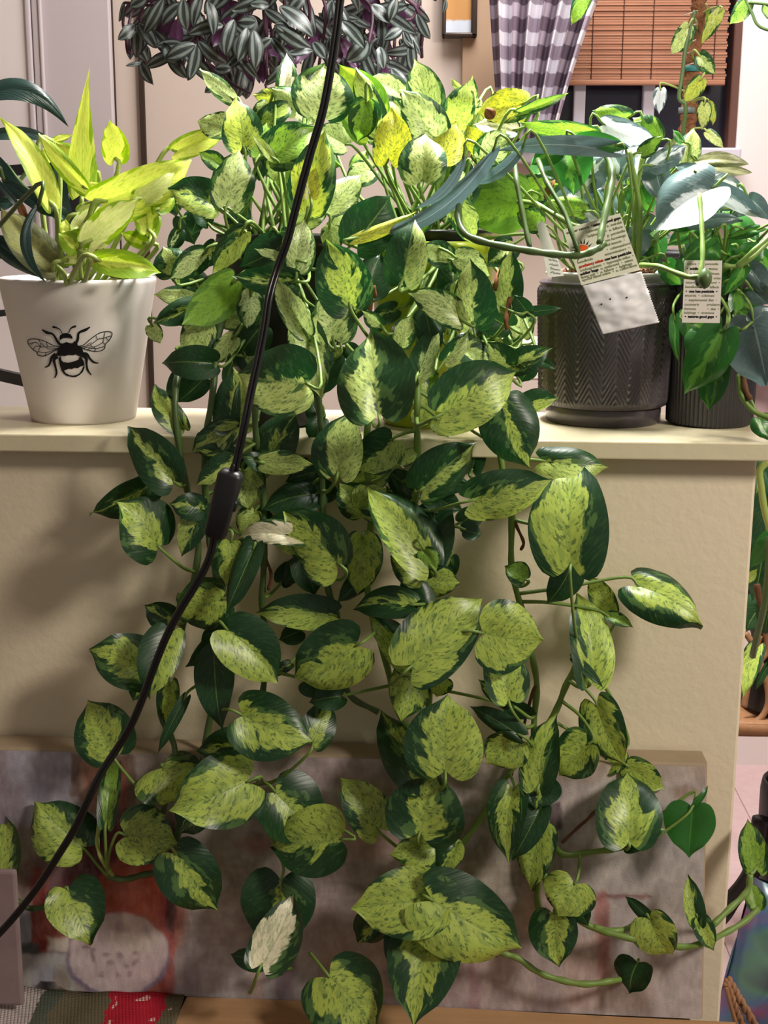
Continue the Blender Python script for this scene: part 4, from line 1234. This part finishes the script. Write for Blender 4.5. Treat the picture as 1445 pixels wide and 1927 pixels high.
# ------------------------------------------------------------------ climbing pothos on a coir pole
COIR = plain('coir_fibre', (142, 96, 70), .9, .1, var=.4, vscale=70, bump=1, bscale=240, bdist=.006)
pyp = .72
polepts = [at(x, y_, pyp) for x, y_ in ((1322, -60), (1316, 0), (1312, 40), (1306, 100), (1302, 140), (1297, 200), (1292, 250), (1289, 300), (1285, 420))]
pb = at(1285, 420, pyp)
cz = 1.0-.02
pole = thing('climbing_pothos', (pb.x, pyp, pb.z-.05), 'variegated pothos climbing a brown coir pole in front of the window', 'potted plant')
sp = smooth_path(polepts, 8)
vs, fs = tube(sp, [(14.5+1.4*math.sin(i*1.9))*scl(sp[0]) for i in range(len(sp))], 18)
mesh_obj('coir_pole', [p+V((mnoise.noise(p*90), mnoise.noise(p*90+V((5, 5, 5))), 0))*.0035 for p in vs], fs, COIR, pole)
TEAL = plain('teal_tape', (60, 130, 136), .6, .3, var=.1); GREYT = plain('grey_tape', (110, 120, 122), .6, .3)
for (x, y_, m, l) in ((1300, 130, TEAL, 'teal tie'), (1293, 208, GREYT, 'grey tie')):
    c = at(x, y_, pyp); r_ = 16.5*scl(c)
    o = mesh_obj('tie', *lathe([(r_*.9, -.004), (r_, -.004), (r_, .004), (r_*.9, .004)], c, 24, False), m, pole); o['label'] = l
STRING = plain('string_white', (190, 170, 160), .8, .1)
for y0 in (20, 45, 75, 95, 118): mesh_obj('string', *tube([at(1300+y0*-.06+14, y0, pyp-.035), at(1300+y0*-.06-12, y0+9, pyp-.035)], .0008, 5), STRING, pole)
for i, (e, x) in enumerate(parse('''
1294 52 1263 104 38 66 m
1352 25 1320 82 26 68 y
1318 107 1346 140 34 66 c
1316 152 1286 194 30 66 y
1325 198 1320 246 28 67 y
1333 195 1342 237 20 70 y
1332 250 1362 278 22 68 y
1243 170 1240 215 26 70 bw
1330 20 1330 60 18 75 n
''')):
    o, B, mid, n, mx = place_leaf(pole, e, 8500+i, x); q = min(sp, key=lambda p: (p-B).length+(.02 if abs(p.z-B.z) > .06 else 0))
    petiole(o, mx, B, mid, q, .0016, STEM_PALE)
mesh_obj('vine', *tube(smooth_path(px_path("1308,20,66 1300,50,66 1290,90,66 1284,140,66 1278,185,66 1290,200,66 1284,260,67"), 5), .003, 7), STEM_DARK, pole)
potc = V((pb.x, pyp, pb.z-.05)); simple_pot(pole, potc-V((0, 0, .139)), .06, .075, .15, BLACK_PLASTIC)
plt = thing('plant_table', (potc.x, pyp, 0), 'pale painted table behind the ledge under the coir pole plant', 'table')
mesh_obj('tabletop', *box(potc.x-.32, potc.x+.34, pyp-.16, pyp+.26, potc.z-.165, potc.z-.14, .004), WALLPINK, plt)
for dx in (-.30, .29):
    for dy in (-.14, .2): mesh_obj('leg', *box(potc.x+dx, potc.x+dx+.04, pyp+dy, pyp+dy+.04, 0, potc.z-.165, .003), WALLPINK, plt)

# cactus by the white pilaster
CACT = plain('pale_cactus', (150, 172, 140), .6, .3, var=.12, vscale=60, bump=.5, bscale=120)
yq = .66
qb = at(1424, 352, yq)
cact = thing('prickly_pear_cactus', qb-V((0, 0, .1)), 'pale green lumpy cactus against the white pilaster', 'cactus')
def pad(pts, name='pad'):
    P = smooth_path([at(x, y_, yq) for x, y_, r in pts], 6); rr = [r for x, y_, r in pts]; n = len(P); s = scl(P[0])
    rad = [max(.001, s*(rr[min(int(i/6), len(rr)-2)]*(1-(i/6-min(int(i/6), len(rr)-2)))+rr[min(int(i/6), len(rr)-2)+1]*(i/6-min(int(i/6), len(rr)-2)))) for i in range(n)]
    vs, fs = tube(P, rad, 14); ax = P[0].y
    mesh_obj(name, [V((p.x+.003*mnoise.noise(p*60), ax+(p.y-ax)*.45, p.z)) for p in vs], fs, CACT, cact)
pad([(1424, 375, 12), (1424, 340, 14), (1426, 310, 15), (1430, 285, 14), (1436, 262, 11), (1440, 248, 7), (1442, 244, 1)])
pad([(1421, 300, 3), (1414, 290, 7), (1413, 282, 6), (1413, 276, 1)])
pad([(1420, 340, 4), (1410, 325, 7), (1404, 318, 5), (1402, 314, 1)])
qc = V((qb.x, qb.y, potc.z-.139)); simple_pot(cact, qc, .035, .045, qb.z-qc.z-.01, plain('pink_marble', (206, 176, 182), .4, .4, var=.2, vscale=30))
cact.location.z = qc.z
# trailing vine entering from above, top right
tv = thing('trailing_vine', at(1400, -30, .25), 'green vine with two leaves hanging into the top right corner', 'vine')
for e in ([1405, 4, 1373, 46, 34, 25, 'n'], [1104, -22, 1074, 50, 36, 25, 'n'], [1443, 10, 1450, 40, 24, 25, 'n']):
    place_leaf(tv, e, int(e[0]), {'bend': .06})
mesh_obj('vine', *tube(smooth_path(px_path("1380,-40,25 1405,4,25 1415,25,25 1424,45,25 1440,55,25 1470,62,25"), 6), .0016, 6), STEM_DARK, tv)
mesh_obj('vine', *tube(smooth_path(px_path("1405,5,25 1425,6,25 1447,9,25"), 6), .0016, 6), STEM_DARK, tv)
mesh_obj('vine', *tube(smooth_path(px_path("1380,-40,25 1250,-50,25 1104,-22,25"), 6), .0016, 6), STEM_DARK, tv)

# ------------------------------------------------------------------ cards, tag, sachet
PAPER = plain('printed_card', (222, 222, 200), .6, .3); PAPERW = plain('white_sachet_paper', (232, 230, 232), .55, .35, var=.03, vscale=60)
T_OLV = plain('olive_ink', (128, 134, 100), .7, .2); T_DRK = plain('dark_ink', (34, 30, 30), .7, .2); T_RED = plain('red_ink', (196, 62, 36), .7, .2)
def text_on(parent, s, fr, u, v, size, mat, bold=False, lift=.0003, align='LEFT'):
    c = bpy.data.curves.new('lettering', 'FONT'); c.body = s; c.size = size; c.align_x = align; c.offset = .00018 if bold else .00005; c.resolution_u = 2
    o = bpy.data.objects.new('tmp', c); C.objects.link(o)
    dg = bpy.context.evaluated_depsgraph_get(); dg.update()
    me = bpy.data.meshes.new_from_object(o.evaluated_get(dg)); bpy.data.objects.remove(o)
    O, X, Y, N = fr; p0 = O+X*u+Y*v*.955+N*lift
    for vt in me.vertices:
        q = vt.co.copy(); vt.co = p0+X.normalized()*q.x-Y.normalized()*q.y-parent_loc(parent)
    me.materials.clear(); me.materials.append(mat)
    o = bpy.data.objects.new('lettering', me); C.objects.link(o); o.parent = parent; return o
yS = -.055
TL, TR, BR, BL = (at(x, y_, yS) for x, y_ in ((1059, 432), (1166.5, 401), (1204.5, 508), (1094, 537)))
X = TR-TL; Y = BL-TL; N = (-(X.cross(-Y))).normalized()
if N.y > 0: N = -N
fr = (TL, X, Y, N)
sach = thing('insect_sachet', (TL+TR+BR+BL)/4, 'printed card with a white crimped paper sachet hanging on the charcoal pot', 'sachet')
def sheet(corners, th, name, mat, parent, n=6, fn=None):
    a, b, c, d = corners; vs = []; fs = []
    for j in range(n+1):
        for i in range(n+1):
            u, v = i/n, j/n; p = (a*(1-u)+b*u)*(1-v)+(d*(1-u)+c*u)*v; q = N*(fn(u, v) if fn else 0); vs += [p+q, p+q-N*th]
    def ix(i, j, k): return (j*(n+1)+i)*2+k
    for j in range(n):
        for i in range(n):
            fs.append((ix(i, j, 0), ix(i, j+1, 0), ix(i+1, j+1, 0), ix(i+1, j, 0))); fs.append((ix(i, j, 1), ix(i+1, j, 1), ix(i+1, j+1, 1), ix(i, j+1, 1)))
    for i in range(n):
        fs.append((ix(i, 0, 0), ix(i+1, 0, 0), ix(i+1, 0, 1), ix(i, 0, 1))); fs.append((ix(i, n, 1), ix(i+1, n, 1), ix(i+1, n, 0), ix(i, n, 0)))
        fs.append((ix(0, i, 1), ix(0, i+1, 1), ix(0, i+1, 0), ix(0, i, 0))); fs.append((ix(n, i, 0), ix(n, i+1, 0), ix(n, i+1, 1), ix(n, i, 1)))
    return mesh_obj(name, vs, fs, mat, parent, smooth=fn is not None)
sheet((TL, TR, BR, BL), .0006, 'card', PAPER, sach)
sz = .0035
rows = [(.04, .10, 'mother nature  •  ', T_DRK, 0), (.50, .10, 'natures good guys', T_DRK, 1), (.36, .18, 'cultivate', T_OLV, 0), (.72, .18, 'n. swirskii', T_OLV, 0), (.36, .26, 'ladybugs', T_OLV, 0), (.68, .26, '•  n. fallacis', T_OLV, 0), (.68, .34, 'p. persimilis', T_OLV, 0),
        (.56, .42, 'green lacewings', T_OLV, 0), (.44, .50, 'beneficial insects  •', T_OLV, 0), (.60, .58, '•  colemani/ervi', T_OLV, 0), (.54, .655, 'exterminators  •', T_OLV, 0), (.06, .66, 'beneficials', T_OLV, 0),
        (.06, .74, 'predatory mites', T_RED, 1), (.45, .74, '•  one less pesticide', T_DRK, 1), (.06, .81, 'trichogramma  •  hypoaspis miles  •', T_OLV, 0), (.04, .875, 'soldier bugs', T_DRK, 1), (.34, .875, '•  n. andersoni  •  mites', T_OLV, 0), (.04, .935, 'living soil  •  n. fallacis  •  ladybugs', T_OLV, 0), (.04, .985, 'special blend mites  •  n. californicus', T_OLV, 0)]
for u, v, s, m, b in rows: text_on(sach, s, fr, u, v, sz, m, b)
# sun emblem
sv, sf = [], []; O0 = TL+X*.21+Y*.44+N*.0004; xn, yn = X.normalized(), Y.normalized()
for k in range(20):
    a = 2*math.pi*k/20; sv.append(O0+(xn*math.cos(a)+yn*math.sin(a))*.0058)
mesh_obj('sun_emblem', sv, [tuple(range(20))], plain('orange_ink', (232, 98, 44), .7, .2), sach, smooth=False)
sv, sf = [], []
for k in range(13):
    a = math.pi*(.75+k*1.35/12); d = xn*math.cos(a)+yn*math.sin(a); q = yn*math.cos(a)-xn*math.sin(a); o = len(sv)
    sv += [O0+d*.0066-q*.0007, O0+d*.0066+q*.0007, O0+d*.0115]; sf.append((o, o+1, o+2))
mesh_obj('sun_rays', sv, sf, T_DRK, sach, smooth=False)
def wr(u, v): return .0015+.004*math.sin(math.pi*u)*math.sin(math.pi*v)+.0016*mnoise.noise(V((u*5+v*3, v*6-u*2, 2)))+.0012*math.sin((u*.5+v)*22)*math.exp(-((v-.55)/.25)**2)
A, B_, C_, D = (at(x, y_, yS-.001) for x, y_ in ((1096, 538), (1205, 511), (1239, 607), (1134, 629)))
n = 44; vs = []; fs = []
for j in range(n+1):
    for i in range(n+1):
        u, v = i/n, j/n; p = (A*(1-u)+B_*u)*(1-v)+(D*(1-u)+C_*u)*v
        zg = (.0011 if j % 2 else 0) if i in (0, n) else 0
        vs.append(p+N*wr(u, v)+(B_-A).normalized()*zg*(1 if i == n else -.4))
for j in range(n):
    for i in range(n): a = j*(n+1)+i; fs.append((a, a+n+1, a+n+2, a+1))
o = mesh_obj('paper_sachet', vs, fs, PAPERW, sach); md = o.modifiers.new('thick', 'SOLIDIFY'); md.thickness = .0008
for u, v in ((.35, .36), (.62, .40), (.18, .42)):
    p = (A*(1-u)+B_*u)*(1-v)+(D*(1-u)+C_*u)*v+N*(wr(u, v)+.0004); mesh_obj('vent_hole', [p+xn*math.cos(k)*.0008+yn*math.sin(k)*.0008 for k in range(6)], [tuple(range(6))], T_DRK, sach, smooth=False)

# hanging card with a hole
yS = -.06
pc = [at(x, y_, yS) for x, y_ in ((1288.5, 490), (1359, 490.5), (1354, 608), (1283.5, 607))]
X = pc[1]-pc[0]; Y = pc[3]-pc[0]; N = V((0, -1, 0)); fr = (pc[0], X, Y, N)
hc = at(1322, 528, yS); hr = 15*scl(hc)
bm = bmesh.new(); ov = [bm.verts.new(p) for p in pc]; iv = [bm.verts.new(hc+V((hr*math.cos(k*math.pi/12), 0, hr*math.sin(k*math.pi/12)))) for k in range(24)]
es = [bm.edges.new((ov[i], ov[(i+1) % 4])) for i in range(4)]+[bm.edges.new((iv[i], iv[(i+1) % 24])) for i in range(24)]
bmesh.ops.triangle_fill(bm, edges=es, use_beauty=True); bm.verts.index_update()
cvs = [v.co.copy() for v in bm.verts]; cfs = [tuple(v.index for v in f.verts) for f in bm.faces]; bm.free()
hcard = thing('hanging_card', (pc[0]+pc[2])/2, 'small printed card with a hole hung on the plant stem beside the ribbed pot', 'card')
o = mesh_obj('card', cvs, cfs, plain('pale_card', (216, 208, 200), .6, .3), hcard, smooth=False); md = o.modifiers.new('thick', 'SOLIDIFY'); md.thickness = .0008; md.offset = 0
rows = [(.06, .075, 'nature  •  p. persimilis', T_OLV, 0), (.06, .155, '•  soldier bugs  •', T_DRK, 1), (.68, .155, 'mites', T_OLV, 0), (.06, .235, '•  n. swirskii', T_OLV, 0), (.62, .235, 'cultivate', T_OLV, 0), (.70, .31, '•  orius', T_OLV, 0), (.04, .385, 'natures', T_OLV, 0), (.70, .385, 'food  •', T_OLV, 0),
        (.04, .46, 'beneficials', T_OLV, 0), (.70, .46, 'fallacis', T_OLV, 0), (.06, .535, '•  one less pesticide  •', T_DRK, 1), (.04, .605, 'encarsia  •  colemani', T_OLV, 0), (.06, .68, '•  supplemental diet  •', T_OLV, 0), (.04, .755, 'cucumeris', T_OLV, 0), (.64, .755, 'predatory', T_OLV, 0), (.04, .83, 'formosa', T_OLV, 0), (.66, .83, '•  diet  •', T_OLV, 0),
        (.04, .895, 'ladybugs  •  eremicus', T_OLV, 0), (.06, .962, '•  natures good guys  •', T_DRK, 1), (.04, .995, '', T_OLV, 0)]
for u, v, s, m, b in rows:
    if s: text_on(hcard, s, fr, u, v, .0032, m, b, .0006)
dc = at(1320, 573, yS-.0009); r_ = 9.5*scl(dc)
mesh_obj('paper_dot', *lathe([(.0001, 0), (r_, 0), (r_, .0006), (.0001, .0006)], (0, 0, 0), 24, False), plain('kraft_dot', (176, 146, 108), .8, .1, var=.15, vscale=300), hcard)
po = hcard.children[-1]; po.rotation_euler = (math.pi/2, 0, 0); po.location = dc-hcard.location

# white plant tag stuck in the charcoal pot
ta = [at(x, y_, .012) for x, y_ in ((1010, 424), (1016, 416), (1026, 420), (1061, 519), (1031, 522))]
tg = mesh_obj('plant_tag', ta+[p+V((0, .001, 0)) for p in ta], [(0, 1, 2, 3, 4)[::-1], (5, 6, 7, 8, 9)]+[(i, (i+1) % 5, 5+(i+1) % 5, 5+i) for i in range(5)], plain('tag_plastic', (226, 224, 222), .5, .4), smooth=False, origin=ta[4])
tag(tg, 'white plastic plant tag stuck upright in the bark of the charcoal pot', 'plant tag')
PENCIL = plain('pencil_mark', (110, 108, 112), .8, .1)
rs_ = random.Random(3)
for k in range(4):
    pts = [at(1033+k*1.5+i*1.6, 488+k*8+rs_.uniform(-2, 2)+i*.3, .0112) for i in range(12)]
    mesh_obj('handwriting', *tube(pts, .0003, 4), PENCIL, tg)

# ------------------------------------------------------------------ black cord with an inline switch, hanging from the lamp above
cpth = "646,-30,-17 640,0,-17 633,60,-17 619,150,-17 606,215,-17 588,275,-17 570,340,-17 553,405,-17 540,455,-17 522,505,-17 506,560,-18 497,620,-18.5 485,680,-19 472,740,-19.5 461,795,-20 449,850,-20 441,888,-20"
cph2 = "402,1010,-20 399,1030,-20 389,1062,-20 366,1104,-20 338,1150,-20 312,1200,-20 288,1260,-20 268,1315,-20 244,1370,-20 218,1412,-20 190,1455,-20.5 168,1500,-21 140,1560,-21 108,1612,-21 74,1665,-21 38,1712,-21 0,1755,-21 -40,1795,-21"
cordr = thing('lamp_cord', at(425, 948, -.2), 'black lamp cord with an inline switch hanging in front of the plants', 'cord')
for s in (cpth, cph2):
    P = smooth_path(px_path(s), 5)
    for sg in (-1, 1):
        Q = []
        for i, p in enumerate(P):
            d = (P[min(i+1, len(P)-1)]-P[max(i-1, 0)]).normalized(); q = d.cross(FW).normalized(); tw = .45 if s is cpth else .35
            Q.append(p+q*.00155*sg+FW*.0009*sg*tw)
        mesh_obj('wire', *tube(Q, .0019, 8), CORD_BLACK, cordr)
a = at(437, 884, -.2); b = at(403, 1013, -.2); ax = (b-a).normalized(); sd = ax.cross(FW).normalized(); nn = sd.cross(ax).normalized(); Ls = (b-a).length; s_ = scl(a)
vs, fs = box(-24*s_, 24*s_, -.009, .009, 0, Ls, .005, 3)
def shp(p):
    t_ = p.z/Ls; k_ = 1-.28*max(0, (t_-.8)/.2)**1.5-.12*max(0, (.08-t_)/.08)
    return a+sd*p.x*k_+nn*p.y*k_+ax*p.z
mesh_obj('switch_body', [shp(p) for p in vs], fs, BLACK_PLASTIC, cordr)
def sgn_side():
    return 1 if (RT.dot(sd)) > 0 else -1
vs, fs = box(18*s_, 27*s_, -.004, .004, Ls*.40, Ls*.56, .002, 2)
mesh_obj('rocker', [shp(V((p.x*sgn_side()+(0), p.y, p.z))) for p in vs], fs, CORD_BLACK, cordr)
vs, fs = box(-6*s_, 6*s_, -.0042, .0042, -.006, .004, .002, 2); mesh_obj('strain_relief', [shp(p) for p in vs], fs, CORD_BLACK, cordr)

# ------------------------------------------------------------------ right of the half wall
RATTAN = plain('rattan', (140, 100, 70), .5, .3, var=.25, vscale=80, bump=.4, bscale=220)
ys = .385
rt = thing('rattan_plant_stand', V((at(1480, 1370, ys).x, ys, 0)), 'brown rattan plant stand standing past the end of the half wall', 'plant stand')
def rp(x, y_, d=0): return at(x, y_, ys+d)
mesh_obj('shelf_rim', *join(tube(smooth_path([rp(1370, 1365), rp(1440, 1368), rp(1560, 1368), rp(1640, 1366)], 5), .012, 10), tube(smooth_path([rp(1370, 1376), rp(1440, 1377), rp(1560, 1376), rp(1640, 1374)], 5), .007, 8)), RATTAN, rt)
mesh_obj('hoop', *tube(smooth_path([rp(1402, 1190), rp(1418, 1215), rp(1436, 1262), rp(1445, 1300), rp(1444, 1328), rp(1432, 1350), rp(1412, 1362)], 6), .0042, 8), RATTAN, rt)
mesh_obj('hoop', *tube(smooth_path([rp(1430, 1195), rp(1420, 1225), rp(1416, 1245), rp(1405, 1300), rp(1400, 1330)], 6), .0045, 8), RATTAN, rt)
mesh_obj('hoop', *tube(smooth_path([rp(1440, 1190), rp(1444, 1225), rp(1430, 1250), rp(1450, 1300), rp(1480, 1350)], 6), .0042, 8), RATTAN, rt)
for x in (1495, 1640):
    p = rp(x, 1370); mesh_obj('leg', *tube([V((p.x, ys, p.z)), V((p.x, ys, 0))], .012, 9), RATTAN, rt)
    mesh_obj('leg', *tube([V((p.x+.1, ys+.24, p.z)), V((p.x+.1, ys+.24, 0))], .012, 9), RATTAN, rt)
pz = rp(1500, 1362).z+.012; p = rp(1500, 1362)
mesh_obj('shelf', *box(p.x-.12, p.x+.24, ys-.01, ys+.25, pz-.02, pz-.008, .003), RATTAN, rt)
# dark pot and vine standing on it
vp = thing('shaded_pothos', V((rp(1505, 1200).x, ys+.05, pz)), 'shaded dark leaved vine seen past the right end of the half wall', 'potted plant')
bp_ = V((rp(1505, 1200).x, ys+.05, rp(1440, 1192).z))
mesh_obj('pot', *lathe([(.0001, 0), (.05, .0), (.085, .025), (.105, .07), (.11, .13), (.105, .135), (.1, .12), (.0001, .12)], bp_, 48, False), BLACK_PLASTIC, vp)
mesh_obj('pot_foot', *lathe([(.06, pz-bp_.z), (.05, -.02), (.06, .004)], bp_, 32, False), BLACK_PLASTIC, vp)
for i, (e, x) in enumerate(parse('''
1446 955 1418 1140 80 20 g
1452 1010 1412 1068 34 10 g2
1440 1130 1402 1190 62 22 g
1425 900 1420 960 40 25 g
1450 900 1460 980 50 25 g
1400 1095 1425 1070 20 18 m
1424 1222 1398 1312 40 30 m
1442 1256 1421 1300 14 28 g
1440 860 1430 920 40 28 g
1455 1120 1440 1195 50 16 g
1440 1040 1430 1120 50 26 g
''')):
    place_leaf(vp, e, 8800+i, x)
for s, m in (("1446,868,8 1430,885,8 1433,920,8 1439,960,8 1450,1000,8", STEM_PALE), ("1448,1010,9 1445,1080,9 1438,1140,10 1425,1195,12 1416,1235,14", STEM_DARK), ("1424,1100,12 1430,1130,12 1440,1150,12", ROOT)):
    mesh_obj('vine', *tube(smooth_path(px_path(s), 5), .0038, 7), m, vp)
# small dark metal stand with an A shaped end on the floor
fz = at(1406, 1432, .9); fa = at_z(1405, 1432, .004)
GREYM = plain('grey_metal', (150, 148, 160), .35, .5, metal=.4)
sa = thing('metal_bracket', fa, 'black and grey metal stand end on the floor behind the half wall', 'stand')
def fp(x, y_): return at(x, y_, fa.y)
mesh_obj('foot', *box(fp(1340, 1430).x, fp(1406, 1430).x, fa.y-.02, fa.y+.06, .004, fp(1400, 1424).z, .003), BLACK_PLASTIC, sa)
mesh_obj('strut', *tube([fp(1385, 1385), fp(1401, 1424)], .010, 6), GREYM, sa)
mesh_obj('strut', *tube([fp(1360, 1424), fp(1402, 1424)], .006, 6), GREYM, sa)
mesh_obj('upright', *tube(smooth_path([fp(1399, 1372), fp(1400, 1395), fp(1396, 1407), fp(1386, 1412)], 4), .018, 10), BLACK_PLASTIC, sa)

# black rounded bin, shiny iridescent cushion, twisted rattan rods
yb_ = .80
bo = at(1500, 1560, yb_)
bin_ = thing('black_bin', V((bo.x, yb_, 0)), 'glossy black rounded bin standing on the floor at the right edge', 'bin')
rb_ = bo.x-at(1429, 1530, yb_).x
zt_ = at(1450, 1497, yb_-rb_).z
mesh_obj('bin_body', *lathe([(.0001, 0), (rb_*.85, 0), (rb_*.92, .02), (rb_, zt_-.05), (rb_*1.0, zt_-.02), (rb_*.96, zt_-.004), (rb_*.9, zt_), (rb_*.86, zt_-.01), (rb_*.84, .05), (.0001, .04)], V((bo.x, yb_, 0)), 64, False), BLACK_PLASTIC, bin_)
hoop = [at(x, y_, yb_-.6*rb_) for x, y_ in ((1290, 1770), (1330, 1748), (1360, 1720), (1378, 1692), (1398, 1668), (1414, 1640), (1424, 1600), (1432, 1540))]
mesh_obj('handle', *tube(smooth_path(hoop, 6), .015, 10), BLACK_PLASTIC, bin_)
t = NT('iridescent_satin')
co = t.node('ShaderNodeTexCoord').outputs['Object']
lw = t.node('ShaderNodeLayerWeight', {'Blend': .4}).outputs[1]
f = t.noise(t.node('ShaderNodeMapping', {'Vector': co, 'Rotation': (0, .6, 0), 'Scale': (6, 6, 15)}).outputs[0], 1, 2)
rmp = t.node('ShaderNodeValToRGB', {0: t.math('ADD', f, t.math('MULTIPLY', lw, .25))}); cr_ = rmp.color_ramp
cr_.elements[0].position = .25; cr_.elements[0].color = (*lin((48, 52, 82)), 1); cr_.elements[1].position = .85; cr_.elements[1].color = (*lin((150, 116, 124)), 1)
for p_, c_ in ((.4, (88, 96, 116)), (.5, (104, 150, 136)), (.58, (96, 130, 176)), (.68, (170, 110, 160))): e_ = cr_.elements.new(p_); e_.color = (*lin(c_), 1)
SATIN = t.end(t.bsdf(rmp.outputs[0], .3, .6, .35, t.bump(f, .3, .01)))
vs = []; fs = []; n = 26
c00, c10, c11, c01 = (at(x, y_, .205) for x, y_ in ((1418, 1650), (1640, 1740), (1560, 2010), (1330, 1960)))
for sgn in (-1, 1):
    for j in range(n+1):
        for i in range(n+1):
            u, v = i/n, j/n; p = (c00*(1-u)+c10*u)*(1-v)+(c01*(1-u)+c11*u)*v
            bul = (math.sin(math.pi*u)*math.sin(math.pi*v))**.45*.045
            pin = .018*(math.sin(math.pi*u)*(1 if v in (0, 1) else 0)+math.sin(math.pi*v)*(1 if u in (0, 1) else 0))
            vs.append(p+V((0, sgn*bul+.004*math.sin(u*14+v*9)*sgn, 0)))
    o0 = 0 if sgn < 0 else (n+1)**2
    for j in range(n):
        for i in range(n):
            a = o0+j*(n+1)+i; q = (a, a+1, a+n+2, a+n+1); fs.append(q[::-1] if sgn < 0 else q)
cush = mesh_obj('iridescent_cushion', vs, fs, SATIN, origin=(c01+c11)/2)
tag(cush, 'shiny dark iridescent cushion at the lower right corner', 'cushion')
bk_c = V((XR+.20, .19, 0)); bk_h = min(v_.z for v_ in vs)+.02
rd = thing('rattan_basket', bk_c, 'twisted brown rattan rods of a basket at the lower right corner', 'basket')
mesh_obj('basket_body', *lathe([(.0001, .002), (.15, .0), (.165, .03)]+[(.168+.003*math.sin(k*1.57), .03+(bk_h-.03)*k/24) for k in range(1, 25)]+[(.16, bk_h), (.155, .02), (.0001, .015)], bk_c, 56, False), RATTAN, rd)
for pts, rr_, tw in (("1369,1842,3 1388,1874,2 1408,1908,1 1440,1965,2 1470,2020,4", .0048, 1), ("1367,1850,2 1380,1886,1.5 1394,1922,1 1416,1975,2 1440,2030,4", .0042, 1), ("1366,1858,1.6 1375,1892,1 1386,1930,.6 1402,1975,1.5 1425,2030,4", .0024, 0)):
    P = smooth_path(px_path(pts), 12)
    if tw:
        for ph in (0, math.pi):
            Q = []
            for i, p in enumerate(P):
                d = (P[min(i+1, len(P)-1)]-P[max(i-1, 0)]).normalized(); a = d.orthogonal().normalized(); b = d.cross(a); t_ = i*.75+ph; Q.append(p+(a*math.cos(t_)+b*math.sin(t_))*rr_*.45)
            mesh_obj('rod', *tube(Q, rr_*.62, 8), RATTAN, rd)
    else: mesh_obj('rod', *tube(P, rr_, 8), RATTAN, rd)
